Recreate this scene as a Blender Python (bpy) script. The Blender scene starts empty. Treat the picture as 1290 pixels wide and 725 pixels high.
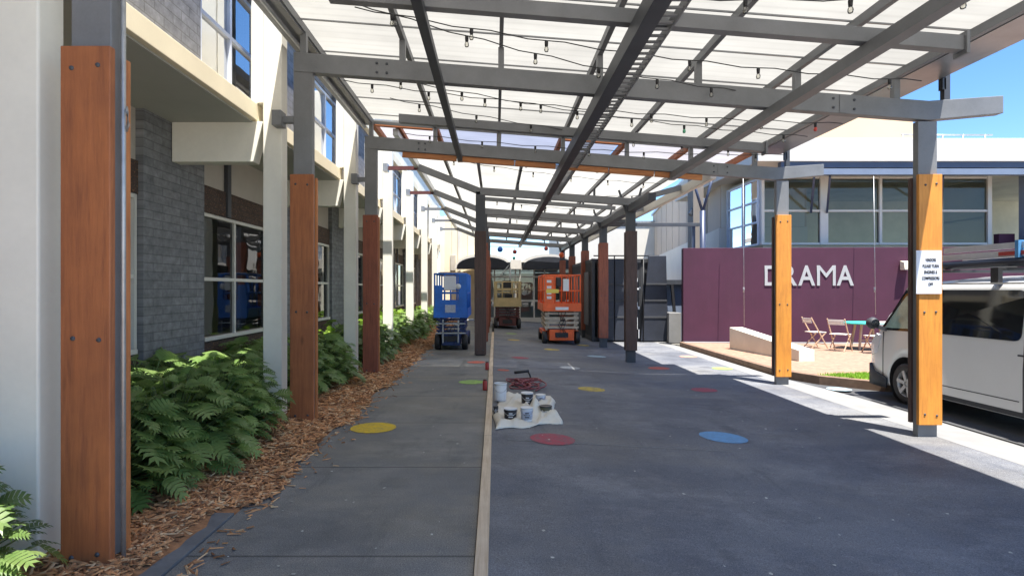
import bpy, bmesh, math, random
from mathutils import Vector, Matrix, Quaternion
random.seed(7)
R = math.radians
PI = math.pi
scene = bpy.context.scene
COL = scene.collection
CAM_Z = 1.6
F = 735.0

# ------------------------------------------------------------------ materials
def new_mat(name):
    m = bpy.data.materials.new(name); m.use_nodes = True
    nt = m.node_tree
    return m, nt, nt.nodes, nt.links, nt.nodes['Principled BSDF']

def coords(nt, swz=None, scale=(1, 1, 1)):
    tc = nt.nodes.new('ShaderNodeTexCoord')
    out = tc.outputs['Object']
    if swz:
        sp = nt.nodes.new('ShaderNodeSeparateXYZ'); nt.links.new(out, sp.inputs[0])
        cb = nt.nodes.new('ShaderNodeCombineXYZ')
        for i, a in enumerate(swz):
            if a in 'XYZ': nt.links.new(sp.outputs[a], cb.inputs[i])
        out = cb.outputs[0]
    mp = nt.nodes.new('ShaderNodeMapping'); mp.inputs['Scale'].default_value = scale
    nt.links.new(out, mp.inputs['Vector'])
    return mp.outputs['Vector']

def noise(nt, vec, scale, detail=4, rough=.55):
    n = nt.nodes.new('ShaderNodeTexNoise'); n.inputs['Scale'].default_value = scale
    n.inputs['Detail'].default_value = detail; n.inputs['Roughness'].default_value = rough
    nt.links.new(vec, n.inputs['Vector']); return n.outputs['Fac']

def ramp(nt, fac, stops):
    r = nt.nodes.new('ShaderNodeValToRGB')
    cr = r.color_ramp
    while len(cr.elements) < len(stops): cr.elements.new(.5)
    for e, (p, c) in zip(cr.elements, stops):
        e.position = p; e.color = (c[0], c[1], c[2], 1) if not isinstance(c, (int, float)) else (c, c, c, 1)
    nt.links.new(fac, r.inputs[0]); return r.outputs[0]

def mixc(nt, fac, a, b, mode='MIX'):
    m = nt.nodes.new('ShaderNodeMix'); m.data_type = 'RGBA'; m.blend_type = mode
    for sock, v in ((m.inputs[0], fac), (m.inputs[6], a), (m.inputs[7], b)):
        if hasattr(v, 'is_linked'): nt.links.new(v, sock)
        elif isinstance(v, (int, float)): sock.default_value = v
        else: sock.default_value = (v[0], v[1], v[2], 1)
    return m.outputs[2]

def bump(nt, h, strength=.3, dist=.01):
    b = nt.nodes.new('ShaderNodeBump'); b.inputs['Strength'].default_value = strength
    b.inputs['Distance'].default_value = dist; nt.links.new(h, b.inputs['Height']); return b.outputs[0]

def dk(c, f): return tuple(x * f for x in c)

def simple(name, col, rough=.6, var=.25, scale=6, metal=0, bmp=.15, fine=60, stretch=(1, 1, 1), spec=.5, coat=0):
    m, nt, N, L, P = new_mat(name)
    v = coords(nt, scale=stretch)
    n = noise(nt, v, scale, 5, .6)
    c = ramp(nt, n, [(.28, dk(col, 1 - var)), (.72, dk(col, 1 + var))])
    n2 = noise(nt, v, fine, 3)
    c = mixc(nt, .25 * var * 2, c, ramp(nt, n2, [(.3, dk(col, .5)), (.7, dk(col, 1.4))]))
    L.new(c, P.inputs['Base Color'])
    P.inputs['Roughness'].default_value = rough; P.inputs['Metallic'].default_value = metal
    P.inputs['Specular IOR Level'].default_value = spec
    if coat: P.inputs['Coat Weight'].default_value = coat; P.inputs['Coat Roughness'].default_value = .08
    if bmp: L.new(bump(nt, n2, bmp, .004), P.inputs['Normal'])
    return m

def wood(name, col, dark, stretch=(14, 14, 1.1), rough=.55):
    m, nt, N, L, P = new_mat(name)
    v = coords(nt, scale=stretch)
    n = noise(nt, v, 2.2, 7, .7)
    c = ramp(nt, n, [(.25, dark), (.5, col), (.8, dk(col, 1.25))])
    v2 = coords(nt)
    n2 = noise(nt, v2, 1.6, 5, .65)
    c = mixc(nt, ramp(nt, n2, [(.4, 0.0), (.72, .6)]), c, dark)
    # knots and water stains
    vo = nt.nodes.new('ShaderNodeTexVoronoi'); vo.inputs['Scale'].default_value = 1.0
    L.new(coords(nt, scale=tuple(4.2 if q > 5 else 1.3 for q in stretch)), vo.inputs['Vector'])
    c = mixc(nt, ramp(nt, vo.outputs['Distance'], [(.03, .85), (.11, 0.0)]), c, dk(dark, .45))
    n3 = noise(nt, coords(nt, scale=tuple(6 if q > 5 else .5 for q in stretch)), 1.0, 6, .75)
    c = mixc(nt, ramp(nt, n3, [(.55, 0.0), (.70, .5)]), c, dk(dark, .6))
    L.new(c, P.inputs['Base Color']); L.new(ramp(nt, n, [(.3, .7), (.7, .45)]), P.inputs['Roughness'])
    L.new(bump(nt, n, .4, .006), P.inputs['Normal'])
    return m

def bricks(name, c1, c2, mortar, swz, bw, bh, ms=.01, rough=.85, speck=None):
    m, nt, N, L, P = new_mat(name)
    v = coords(nt, swz)
    b = nt.nodes.new('ShaderNodeTexBrick'); L.new(v, b.inputs['Vector'])
    b.inputs['Scale'].default_value = 1
    b.inputs['Brick Width'].default_value = bw; b.inputs['Row Height'].default_value = bh
    b.inputs['Mortar Size'].default_value = ms; b.inputs['Mortar Smooth'].default_value = .3
    b.inputs['Color1'].default_value = (*c1, 1); b.inputs['Color2'].default_value = (*c2, 1)
    b.inputs['Mortar'].default_value = (*mortar, 1)
    n = noise(nt, v, 9, 5, .7)
    c = mixc(nt, 1.0, b.outputs['Color'], ramp(nt, n, [(.25, .55), (.75, 1.35)]), 'MULTIPLY')
    if speck:
        n3 = noise(nt, v, 38, 2)
        c = mixc(nt, ramp(nt, n3, [(.56, 0.0), (.66, .8)]), c, speck)
    L.new(c, P.inputs['Base Color']); P.inputs['Roughness'].default_value = rough
    h = mixc(nt, .5, b.outputs['Fac'], n)
    bb = nt.nodes.new('ShaderNodeBump'); bb.invert = True; bb.inputs['Strength'].default_value = .5; bb.inputs['Distance'].default_value = .008
    L.new(h, bb.inputs['Height']); L.new(bb.outputs[0], P.inputs['Normal'])
    return m

def asphalt(name, base, dark, light, joints=True, tone=(1, 1, 1), dust=.6):
    m, nt, N, L, P = new_mat(name)
    v = coords(nt)
    big = noise(nt, v, .55, 5, .6)
    c = ramp(nt, big, [(.3, dark), (.5, base), (.72, light)])
    vs = coords(nt, scale=(.7, 1.3, 1))
    st = noise(nt, vs, .9, 7, .72)
    c = mixc(nt, ramp(nt, st, [(.5, 0.0), (.75, dust)]), c, dk(light, 1.25))
    c = mixc(nt, ramp(nt, noise(nt, v, 1.7, 6, .7), [(.52, 0.0), (.75, .7)]), c, dk(dark, .75))
    c = mixc(nt, ramp(nt, noise(nt, v, 12, 5, .8), [(.58, 0.0), (.75, .5)]), c, dk(light, 1.1))
    wm = noise(nt, coords(nt, scale=(.5, .8, 1)), .55, 6, .7)
    c = mixc(nt, ramp(nt, wm, [(.46, 0.0), (.68, .65)]), c, (light[0] * .95, light[1] * .90, light[2] * .78))
    sn_ = noise(nt, coords(nt, scale=(3.2, .5, 1)), .9, 6, .75)
    c = mixc(nt, ramp(nt, sn_, [(.58, 0.0), (.72, .5)]), c, dk(dark, .7))
    st2 = nt.nodes.new('ShaderNodeTexVoronoi'); st2.inputs['Scale'].default_value = .9; st2.inputs['Randomness'].default_value = 1.0
    wv = nt.nodes.new('ShaderNodeVectorMath'); wv.operation = 'ADD'; L.new(v, wv.inputs[0])
    nn = nt.nodes.new('ShaderNodeTexNoise'); nn.inputs['Scale'].default_value = 5; L.new(v, nn.inputs['Vector']); 
    sc3 = nt.nodes.new('ShaderNodeVectorMath'); sc3.operation = 'SCALE'; sc3.inputs['Scale'].default_value = .25; L.new(nn.outputs['Color'], sc3.inputs[0]); L.new(sc3.outputs[0], wv.inputs[1]); L.new(wv.outputs[0], st2.inputs['Vector'])
    c = mixc(nt, ramp(nt, st2.outputs['Distance'], [(.10, .42), (.17, 0.0)]), c, dk(dark, .6))
    fine = noise(nt, v, 120, 3, .75)
    c = mixc(nt, .95, c, mixc(nt, 1.0, c, ramp(nt, fine, [(.3, .42), (.7, 1.65)]), 'MULTIPLY'))
    gr = noise(nt, v, 60, 3, .8)
    c = mixc(nt, ramp(nt, gr, [(.60, 0.0), (.70, .6)]), c, dk(light, 1.3))
    if joints:
        b = nt.nodes.new('ShaderNodeTexBrick'); L.new(v, b.inputs['Vector'])
        b.offset = 0; b.inputs['Scale'].default_value = 1; b.inputs['Brick Width'].default_value = 40
        b.inputs['Row Height'].default_value = joints; b.inputs['Mortar Size'].default_value = .012
        b.inputs['Mortar Smooth'].default_value = .1
        b.inputs['Color1'].default_value = (1, 1, 1, 1); b.inputs['Color2'].default_value = (1, 1, 1, 1); b.inputs['Mortar'].default_value = (.48, .48, .48, 1)
        c = mixc(nt, 1.0, c, b.outputs['Color'], 'MULTIPLY')
    L.new(c, P.inputs['Base Color'])
    L.new(ramp(nt, big, [(.3, .62), (.7, .9)]), P.inputs['Roughness'])
    L.new(bump(nt, fine, .6, .006), P.inputs['Normal'])
    return m

def glass(name, tint, refl=.12, rough=.02):
    m, nt, N, L, P = new_mat(name)
    N.remove(P)
    out = [n for n in N if n.type == 'OUTPUT_MATERIAL'][0]
    tr = N.new('ShaderNodeBsdfTransparent'); tr.inputs[0].default_value = (*tint, 1)
    gl = N.new('ShaderNodeBsdfGlossy'); gl.inputs['Roughness'].default_value = rough; gl.inputs[0].default_value = (1, 1, 1, 1)
    fr = N.new('ShaderNodeFresnel'); fr.inputs[0].default_value = 1.5
    ad = N.new('ShaderNodeMath'); ad.operation = 'ADD'; ad.use_clamp = True; ad.inputs[1].default_value = refl
    L.new(fr.outputs[0], ad.inputs[0])
    # slightly wavy panes
    v = coords(nt); n = noise(nt, v, 1.4, 2)
    bp = bump(nt, n, .06, .05); L.new(bp, gl.inputs['Normal'])
    mx = N.new('ShaderNodeMixShader'); L.new(ad.outputs[0], mx.inputs[0]); L.new(tr.outputs[0], mx.inputs[1]); L.new(gl.outputs[0], mx.inputs[2])
    L.new(mx.outputs[0], out.inputs[0])
    return m

def sheet(name, trans, diff, stain, clear=0.0, clearcol=(.9, .95, 1)):
    m, nt, N, L, P = new_mat(name)
    N.remove(P)
    out = [n for n in N if n.type == 'OUTPUT_MATERIAL'][0]
    v = coords(nt, scale=(.35, 2.5, 1)); n = noise(nt, v, 1.1, 5, .6)
    v2 = coords(nt); n2 = noise(nt, v2, .5, 4, .6)
    f = mixc(nt, .5, ramp(nt, n, [(.3, .68), (.7, 1.0)]), ramp(nt, n2, [(.35, .62), (.65, 1.0)]))
    sp = N.new('ShaderNodeSeparateXYZ'); L.new(coords(nt), sp.inputs[0])
    mm = N.new('ShaderNodeMath'); mm.operation = 'MULTIPLY'; mm.inputs[1].default_value = 2 * PI / .155; L.new(sp.outputs['Y'], mm.inputs[0])
    sn = N.new('ShaderNodeMath'); sn.operation = 'SINE'; L.new(mm.outputs[0], sn.inputs[0])
    mr = N.new('ShaderNodeMapRange'); mr.inputs[1].default_value = .4; mr.inputs[2].default_value = 1.0; mr.inputs[3].default_value = 1.0; mr.inputs[4].default_value = .93; L.new(sn.outputs[0], mr.inputs[0])
    f = mixc(nt, 1.0, f, mr.outputs[0], 'MULTIPLY')
    lit = noise(nt, coords(nt), 7, 6, .8)
    f = mixc(nt, ramp(nt, lit, [(.64, 0.0), (.74, .5)]), f, (.45, .42, .36))
    ct = mixc(nt, 1.0, trans, f, 'MULTIPLY'); ct = mixc(nt, ramp(nt, n2, [(.62, 0.0), (.8, .5)]), ct, stain)
    t = N.new('ShaderNodeBsdfTranslucent'); L.new(ct, t.inputs[0])
    d = N.new('ShaderNodeBsdfDiffuse'); d.inputs[0].default_value = (*diff, 1)
    mx = N.new('ShaderNodeAddShader')
    L.new(t.outputs[0], mx.inputs[0]); L.new(d.outputs[0], mx.inputs[1])
    last = mx.outputs[0]
    if clear:
        tr = N.new('ShaderNodeBsdfTransparent'); tr.inputs[0].default_value = (*clearcol, 1)
        m2 = N.new('ShaderNodeMixShader'); m2.inputs[0].default_value = clear
        L.new(last, m2.inputs[1]); L.new(tr.outputs[0], m2.inputs[2]); last = m2.outputs[0]
    L.new(last, out.inputs[0])
    return m

def leafmat(name, c1, c2, trans=.35):
    m, nt, N, L, P = new_mat(name)
    v = coords(nt); n = noise(nt, v, 5, 3)
    oi = N.new('ShaderNodeObjectInfo')
    c = ramp(nt, n, [(.3, c1), (.7, c2)])
    hs = N.new('ShaderNodeHueSaturation'); L.new(c, hs.inputs['Color'])
    mr = N.new('ShaderNodeMapRange'); mr.inputs[3].default_value = .75; mr.inputs[4].default_value = 1.3
    L.new(oi.outputs['Random'], mr.inputs[0]); L.new(mr.outputs[0], hs.inputs['Value'])
    L.new(hs.outputs[0], P.inputs['Base Color']); P.inputs['Roughness'].default_value = .38
    t = N.new('ShaderNodeBsdfTranslucent'); L.new(hs.outputs[0], t.inputs[0])
    out = [x for x in N if x.type == 'OUTPUT_MATERIAL'][0]
    mx = N.new('ShaderNodeMixShader'); mx.inputs[0].default_value = trans
    L.new(P.outputs[0], mx.inputs[1]); L.new(t.outputs[0], mx.inputs[2]); L.new(mx.outputs[0], out.inputs[0])
    return m

M = {}
M['asphalt'] = asphalt('drive_asphalt', (.118, .127, .150), (.066, .073, .094), (.21, .212, .22), joints=False, dust=.75)
M['path'] = asphalt('path_concrete', (.165, .166, .164), (.095, .10, .105), (.275, .262, .232), joints=1.75, dust=.6)
M['road'] = asphalt('road_asphalt', (.06, .063, .07), (.04, .042, .05), (.085, .085, .09), joints=False, dust=.2)
M['edging'] = simple('edging_concrete', (.16, .165, .175), .85, .25, 5)
M['concrete_pale'] = simple('pale_concrete', (.23, .23, .23), .85, .12, 2.5)
M['concrete_bounce'] = simple('bounce_concrete', (.56, .51, .44), .9, .12, 1.5)  # pale and warm so the added sheet throws fill light forward
M['soil'] = simple('mulch_soil', (.34, .165, .075), .95, .5, 14, bmp=.6, fine=45)
M['earth'] = simple('earth', (.2, .19, .17), .95, .3, .4)
M['paver'] = bricks('terracotta_paver', (.36, .22, .15), (.31, .18, .125), (.28, .21, .16), 'XY0', .23, .115, .006)
M['kerb'] = simple('kerb_brown', (.20, .13, .09), .8, .3, 6)
M['white_paint'] = simple('cream_paint', (.82, .795, .70), .6, .07, 1.3, fine=20, bmp=.05)
M['cream'] = simple('cream_fascia', (.82, .73, .54), .6, .08, 1.5, bmp=.04)
M['soffit'] = simple('soffit_grey', (.40, .41, .37), .8, .1, 1)
M['block'] = bricks('grey_block_pier', (.21, .215, .22), (.165, .17, .178), (.125, .128, .132), 'YZ0', .39, .10, .007)
M['block_up'] = bricks('grey_block_upper', (.215, .22, .24), (.18, .185, .205), (.145, .148, .155), 'YZ0', .30, .10, .007)
M['brown_brick'] = bricks('brown_brick', (.085, .055, .042), (.06, .037, .03), (.05, .042, .036), 'YZ0', .23, .086, .008, speck=(.22, .12, .06))
M['panel_cream'] = simple('cream_panel', (.46, .42, .36), .7, .08, 2)
M['frame'] = simple('window_frame_paint', (.62, .60, .54), .45, .06, 4, bmp=0)
M['frame_blue'] = simple('upper_frame_paint', (.62, .66, .74), .4, .05, 4, bmp=0)
M['blind'] = simple('blind_fabric', (.50, .47, .46), .9, .08, 3)
M['glass_low'] = glass('ground_floor_glass', (.30, .34, .38), .04)
M['glass_up'] = glass('upper_glass', (.14, .20, .30), .5)
M['glass_drama'] = glass('hall_glass', (.74, .75, .66), .0)
M['interior'] = simple('dim_interior', (.62, .60, .50), .9, .2, .8)
M['steel'] = simple('grey_canopy_steel', (.185, .19, .198), .5, .16, 3, bmp=.05)
M['steel_dark'] = simple('charcoal_steel', (.055, .06, .07), .5, .2, 3, bmp=.05)
M['steel_gutter'] = simple('gutter_metal', (.27, .275, .285), .32, .18, 2.5, metal=.55, bmp=.04)
M['galv'] = simple('galvanised_steel', (.42, .43, .44), .42, .2, 8, metal=.6)
M['rust'] = simple('rust_primer', (.36, .125, .05), .7, .3, 5)
M['timber_batten'] = wood('orange_batten', (.50, .20, .065), (.30, .10, .035), (1.1, 14, 14))
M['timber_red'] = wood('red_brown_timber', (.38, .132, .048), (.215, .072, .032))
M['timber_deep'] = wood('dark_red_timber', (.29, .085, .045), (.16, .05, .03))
M['timber_sunlit_gold'] = wood('sunlit_golden_timber', (.68, .275, .04), (.50, .18, .028))  # brighter than the left posts' timber: sunlight partly put into the colour
M['timber_dark'] = wood('dark_and_shaded_timber', (.10, .055, .042), (.055, .035, .03))  # on the right posts' rear boards this colour stands in for shade
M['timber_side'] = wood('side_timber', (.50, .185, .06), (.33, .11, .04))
M['plank'] = wood('pale_plank', (.62, .50, .36), (.46, .33, .21), (18, .8, 18), .7)
M['roof_a'] = sheet('opal_roof_sheet', (.255, .244, .217), (.10, .10, .095), (.13, .122, .10))
M['roof_b'] = sheet('opal_roof_sheet_far', (.33, .318, .285), (.12, .12, .12), (.5, .49, .45))
M['roof_c'] = sheet('grey_roof_sheet', (.26, .25, .26), (.14, .14, .14), (.2, .2, .2))
M['roof_clear'] = sheet('smoky_clear_sheet', (.17, .18, .22), (.08, .08, .09), (.12, .12, .13), .07, (.55, .62, .78))
M['black'] = simple('black_rubber', (.018, .018, .02), .55, .2, 10)
M['bulb'] = glass('bulb_glass', (.86, .85, .80), .06)
M['bulb_yellow'] = simple('yellow_bulb', (.75, .55, .06), .25, .05, 9, bmp=0)
M['bulb_green'] = simple('green_bulb', (.10, .45, .25), .25, .05, 9, bmp=0)
M['bulb_red'] = simple('red_bulb', (.60, .07, .05), .25, .05, 9, bmp=0)
M['leaf'] = leafmat('shrub_leaf', (.13, .235, .06), (.26, .36, .12), .42)
M['leaf_bright'] = leafmat('young_leaf', (.13, .26, .03), (.28, .42, .05), .35)
M['leaf_mid'] = leafmat('pale_shrub_leaf', (.13, .22, .05), (.22, .34, .09), .35)
M['stem'] = simple('leaf_stem', (.09, .13, .04), .6, .2, 9)
M['chip1'] = simple('bark_chip', (.58, .28, .12), .9, .45, 9, fine=30)
M['chip2'] = simple('bark_chip_dark', (.28, .13, .058), .9, .45, 9, fine=30)
M['chip3'] = simple('bark_chip_pale', (.68, .44, .24), .9, .3, 9, fine=30)
M['litter'] = simple('petal', (.5, .5, .45), .9, .25, 20)
M['purple'] = simple('plum_render', (.085, .022, .052), .75, .08, .8, fine=30, bmp=.08)
def render_wall(name, col):
    m, nt, N, L, P = new_mat(name)
    st = noise(nt, coords(nt, scale=(3.5, 3.5, .25)), 1.0, 6, .7); bl = noise(nt, coords(nt), 1.1, 5, .65); fi = noise(nt, coords(nt), 55, 3)
    c = ramp(nt, bl, [(.3, dk(col, .86)), (.7, dk(col, 1.15))])
    c = mixc(nt, ramp(nt, st, [(.55, 0.0), (.85, .18)]), c, dk((col[0] + .03, col[1] + .03, col[2] + .03), 1.25))
    c = mixc(nt, ramp(nt, st, [(.2, .18), (.42, 0.0)]), c, dk(col, .75))
    L.new(c, P.inputs['Base Color']); P.inputs['Roughness'].default_value = .78; L.new(bump(nt, fi, .2, .004), P.inputs['Normal'])
    return m
M['purple'] = render_wall('plum_render', (.060, .012, .034))
M['letter'] = simple('letter_aluminium', (.40, .40, .40), .45, .06, 4, bmp=0)
M['white_wall'] = simple('white_render', (.62, .59, .53), .75, .05, 1)
M['beige_clad'] = simple('beige_cladding', (.50, .42, .34), .8, .06, .7)
M['peach'] = simple('peach_render', (.66, .46, .31), .85, .06, .5)
M['pillar'] = simple('taupe_pillar', (.24, .21, .18), .8, .1, 2)
M['navy'] = simple('navy_steel', (.045, .06, .11), .4, .1, 3, bmp=0)
M['bluegrey'] = simple('bluegrey_steel', (.17, .21, .29), .45, .1, 3, bmp=0)
M['ramp'] = simple('cream_concrete', (.66, .62, .54), .8, .1, 2)
M['container'] = simple('charcoal_container', (.035, .037, .042), .65, .25, 2.5)
M['container_grey'] = simple('grey_panel', (.10, .10, .108), .6, .15, 1.5)
M['tarp'] = simple('black_tarp', (.022, .026, .038), .55, .25, 4)
M['van'] = simple('white_car_paint', (.74, .74, .72), .28, .03, 1.5, bmp=0, coat=.6)
M['van_glass'] = simple('tinted_car_glass', (.012, .014, .017), .04, .1, 2, bmp=0, spec=.6)
M['van_glass_green'] = simple('green_car_glass', (.30, .42, .36), .05, .45, 4, bmp=0, spec=.7)
M['plastic_dark'] = simple('dark_bumper_plastic', (.04, .043, .05), .6, .15, 8)
M['alloy'] = simple('alloy_rim', (.46, .46, .46), .35, .1, 6, metal=.5)
M['lamp'] = simple('lamp_lens', (.7, .7, .72), .1, .05, 9, bmp=0)
M['alu'] = simple('ladder_aluminium', (.62, .62, .63), .4, .08, 6, metal=.4)
M['red'] = simple('red_paint', (.42, .045, .035), .5, .15, 8, bmp=.05)
M['blue_strap'] = simple('blue_strap', (.08, .26, .50), .7, .1, 8)
M['paper'] = simple('sign_paper', (.74, .76, .82), .5, .03, 3, bmp=0)
M['ink'] = simple('ink', (.03, .03, .035), .6, .1, 9, bmp=0)
M['chair_wood'] = wood('chair_timber', (.52, .36, .24), (.38, .24, .15))
M['chair_pale'] = simple('chair_slat', (.74, .70, .62), .6, .1, 6)
M['turq'] = simple('turquoise_top', (.05, .50, .43), .45, .06, 5, bmp=0)
M['grass'] = simple('grass_blade', (.20, .36, .025), .7, .3, 5)
M['lift_blue'] = simple('blue_lift_paint', (.015, .15, .60), .42, .28, 3.5, bmp=.04)
M['lift_blue_dk'] = simple('dark_blue_lift_paint', (.012, .035, .14), .5, .2, 5)
M['lift_orange'] = simple('orange_lift_paint', (.78, .12, .022), .42, .28, 3.5, bmp=.04)
M['lift_beige'] = simple('beige_lift_paint', (.52, .39, .19), .5, .15, 5)
M['lift_maroon'] = simple('maroon_lift_paint', (.12, .035, .03), .6, .25, 5)
M['lift_arm'] = simple('pale_lift_arm', (.48, .40, .30), .5, .2, 6)
M['cloth'] = simple('canvas', (.70, .66, .57), .95, .1, 4, fine=90)
M['bucket_w'] = simple('white_plastic', (.72, .73, .74), .4, .05, 5, bmp=0)
M['bucket_g'] = simple('grey_label', (.46, .50, .60), .5, .3, 30, bmp=0)
M['bucket_b'] = simple('black_label', (.022, .024, .03), .4, .2, 9, bmp=0)
M['bucket_o'] = simple('olive_label', (.10, .10, .06), .4, .2, 9, bmp=0)
M['red_cord'] = simple('red_hose', (.26, .06, .07), .55, .15, 8)

def paint(name, col, wear=.5):
    m, nt, N, L, P = new_mat(name)
    v = coords(nt)
    n = noise(nt, v, 22, 4, .7); n2 = noise(nt, v, 170, 2, .7)
    c = mixc(nt, ramp(nt, n, [(.46, 0.0), (.68, min(1, wear * 1.4))]), col, (.12, .125, .14))
    c = mixc(nt, ramp(nt, noise(nt, v, 4, 5, .7), [(.45, 0.0), (.75, wear)]), c, (.14, .145, .15))
    c = mixc(nt, .5, c, mixc(nt, 1.0, c, ramp(nt, n2, [(.3, .7), (.7, 1.25)]), 'MULTIPLY'))
    L.new(c, P.inputs['Base Color']); P.inputs['Roughness'].default_value = .8
    L.new(bump(nt, n2, .3, .003), P.inputs['Normal'])
    return m
M['p_yellow'] = paint('yellow_spot_paint', (.72, .50, .015), .35)
M['p_yellow2'] = paint('worn_yellow_spot_paint', (.62, .46, .06), .6)
M['p_red'] = paint('worn_red_spot_paint', (.38, .06, .09), .6)
M['p_coral'] = paint('coral_spot_paint', (.62, .13, .07), .4)
M['p_blue'] = paint('blue_spot_paint', (.14, .34, .60), .25)
M['p_pblue'] = paint('pale_blue_spot_paint', (.34, .46, .52), .5)
M['p_green'] = paint('green_spot_paint', (.30, .50, .10), .4)
M['p_white'] = paint('white_spot_paint', (.45, .46, .46), .5)
M['p_salmon'] = paint('salmon_spot_paint', (.66, .28, .20), .5)
M['p_line'] = paint('chalk_line', (.24, .25, .26), .9)

# ------------------------------------------------------------------ mesh builder
class MB:
    def __init__(s): s.v = []; s.f = []; s.m = []; s.smooth = set()
    def add(s, vs, fs, mi=0, smooth=False):
        o = len(s.v); s.v += [tuple(v) for v in vs]
        for f in fs:
            if smooth: s.smooth.add(len(s.f))
            s.f.append(tuple(i + o for i in f)); s.m.append(mi)
        return s
    def box(s, x0, x1, y0, y1, z0, z1, mi=0):
        vs = [(x0, y0, z0), (x1, y0, z0), (x1, y1, z0), (x0, y1, z0), (x0, y0, z1), (x1, y0, z1), (x1, y1, z1), (x0, y1, z1)]
        return s.add(vs, [(0, 3, 2, 1), (4, 5, 6, 7), (0, 1, 5, 4), (1, 2, 6, 5), (2, 3, 7, 6), (3, 0, 4, 7)], mi)
    def prism(s, poly, axis, a, b, mi=0):
        # poly in the other two axes, extruded from a to b along axis
        def P(u, v, t): return {'x': (t, u, v), 'y': (u, t, v), 'z': (u, v, t)}[axis]
        n = len(poly)
        vs = [P(u, v, a) for u, v in poly] + [P(u, v, b) for u, v in poly]
        fs = [tuple(range(n)), tuple(range(2 * n - 1, n - 1, -1))] + [(i, i + n, (i + 1) % n + n, (i + 1) % n) for i in range(n)]
        return s.add(vs, fs, mi)
    def bar(s, p, q, w, h, up=(0, 0, 1), mi=0):
        p, q = Vector(p), Vector(q); d = (q - p).normalized(); u = Vector(up)
        if abs(d.dot(u)) > .98: u = Vector((0, 1, 0))
        a = d.cross(u).normalized() * (w / 2); b = a.normalized().cross(d).normalized() * (h / 2)
        vs = [c + x + y for c in (p, q) for x, y in ((-a, -b), (a, -b), (a, b), (-a, b))]
        return s.add(vs, [(0, 1, 2, 3), (7, 6, 5, 4), (0, 4, 5, 1), (1, 5, 6, 2), (2, 6, 7, 3), (3, 7, 4, 0)], mi)
    def tube(s, pts, r, n=8, mi=0):
        pts = [Vector(p) for p in pts]; rings = []
        for i, p in enumerate(pts):
            d = (pts[min(i + 1, len(pts) - 1)] - pts[max(i - 1, 0)]).normalized()
            u = Vector((0, 0, 1)) if abs(d.z) < .95 else Vector((1, 0, 0))
            a = d.cross(u).normalized(); b = d.cross(a)
            rr = r[i] if isinstance(r, (list, tuple)) else r
            rings.append([p + a * math.cos(2 * PI * k / n) * rr + b * math.sin(2 * PI * k / n) * rr for k in range(n)])
        vs = [v for rg in rings for v in rg]
        fs = [(i * n + k, i * n + (k + 1) % n, (i + 1) * n + (k + 1) % n, (i + 1) * n + k) for i in range(len(pts) - 1) for k in range(n)]
        s.add(vs, fs, mi, True)
        return s.add([v for v in rings[0]] + [v for v in rings[-1]], [tuple(range(n))[::-1], tuple(range(n, 2 * n))], mi)
    def lathe(s, prof, c, n=20, mi=0, axis='z'):
        vs = []
        for r, h in prof:
            for k in range(n):
                a = 2 * PI * k / n; u, v = r * math.cos(a), r * math.sin(a)
                vs.append({'z': (c[0] + u, c[1] + v, c[2] + h), 'x': (c[0] + h, c[1] + u, c[2] + v), 'y': (c[0] + u, c[1] + h, c[2] + v)}[axis])
        fs = [(i * n + k, i * n + (k + 1) % n, (i + 1) * n + (k + 1) % n, (i + 1) * n + k) for i in range(len(prof) - 1) for k in range(n)]
        s.add(vs, fs, mi, True)
        return s
    def build(s, name, mats, parent=None, bevel=0, label=None, weld=True):
        me = bpy.data.meshes.new(name)
        off = Vector((0, 0, 0)); rot = None
        if parent is not None:
            inv = WORLD[parent.name].inverted()
            vs = [inv @ Vector(v) for v in s.v]
        else: vs = s.v
        me.from_pydata([tuple(v) for v in vs], [], s.f)
        if not isinstance(mats, (list, tuple)): mats = [mats]
        for m in mats: me.materials.append(m)
        for i, p in enumerate(me.polygons):
            p.material_index = s.m[i]; p.use_smooth = i in s.smooth
        bm = bmesh.new(); bm.from_mesh(me)
        if weld: bmesh.ops.remove_doubles(bm, verts=bm.verts, dist=1e-5)
        bmesh.ops.recalc_face_normals(bm, faces=bm.faces)
        bm.to_mesh(me); bm.free()
        o = bpy.data.objects.new(name, me); COL.objects.link(o)
        if parent is not None: o.parent = parent; WORLD[o.name] = WORLD[parent.name].copy()
        else: WORLD[o.name] = Matrix.Identity(4)
        if bevel:
            b = o.modifiers.new('Bevel', 'BEVEL'); b.width = bevel; b.segments = 2; b.limit_method = 'ANGLE'; b.angle_limit = R(40)
        if label: o['label'] = label
        return o
WORLD = {}

def thing(name, label, cat, loc=(0, 0, 0), rz=0, group=None):
    o = bpy.data.objects.new(name, None); COL.objects.link(o)
    o.empty_display_size = .2
    o.location = loc; o.rotation_euler = (0, 0, rz)
    WORLD[o.name] = Matrix.Translation(Vector(loc)) @ Matrix.Rotation(rz, 4, 'Z')
    o['label'] = label; o['category'] = cat
    if group: o['group'] = group
    return o
def tag(o, label, cat, group=None, kind=None):
    o['label'] = label; o['category'] = cat
    if group: o['group'] = group
    if kind: o['kind'] = kind
    return o
def struct(o, label, cat='ground', kind='structure'):
    o['kind'] = kind; o['label'] = label; o['category'] = cat; return o
def rebase(o, loc):
    """move a single mesh's origin to loc"""
    o.data.transform(Matrix.Translation(-Vector(loc))); o.location = loc; return o
def copy_tree(o, parent=None):
    c = o.copy(); COL.objects.link(c)
    if parent is not None: c.parent = parent
    for ch in list(o.children): copy_tree(ch, c)
    return c
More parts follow.
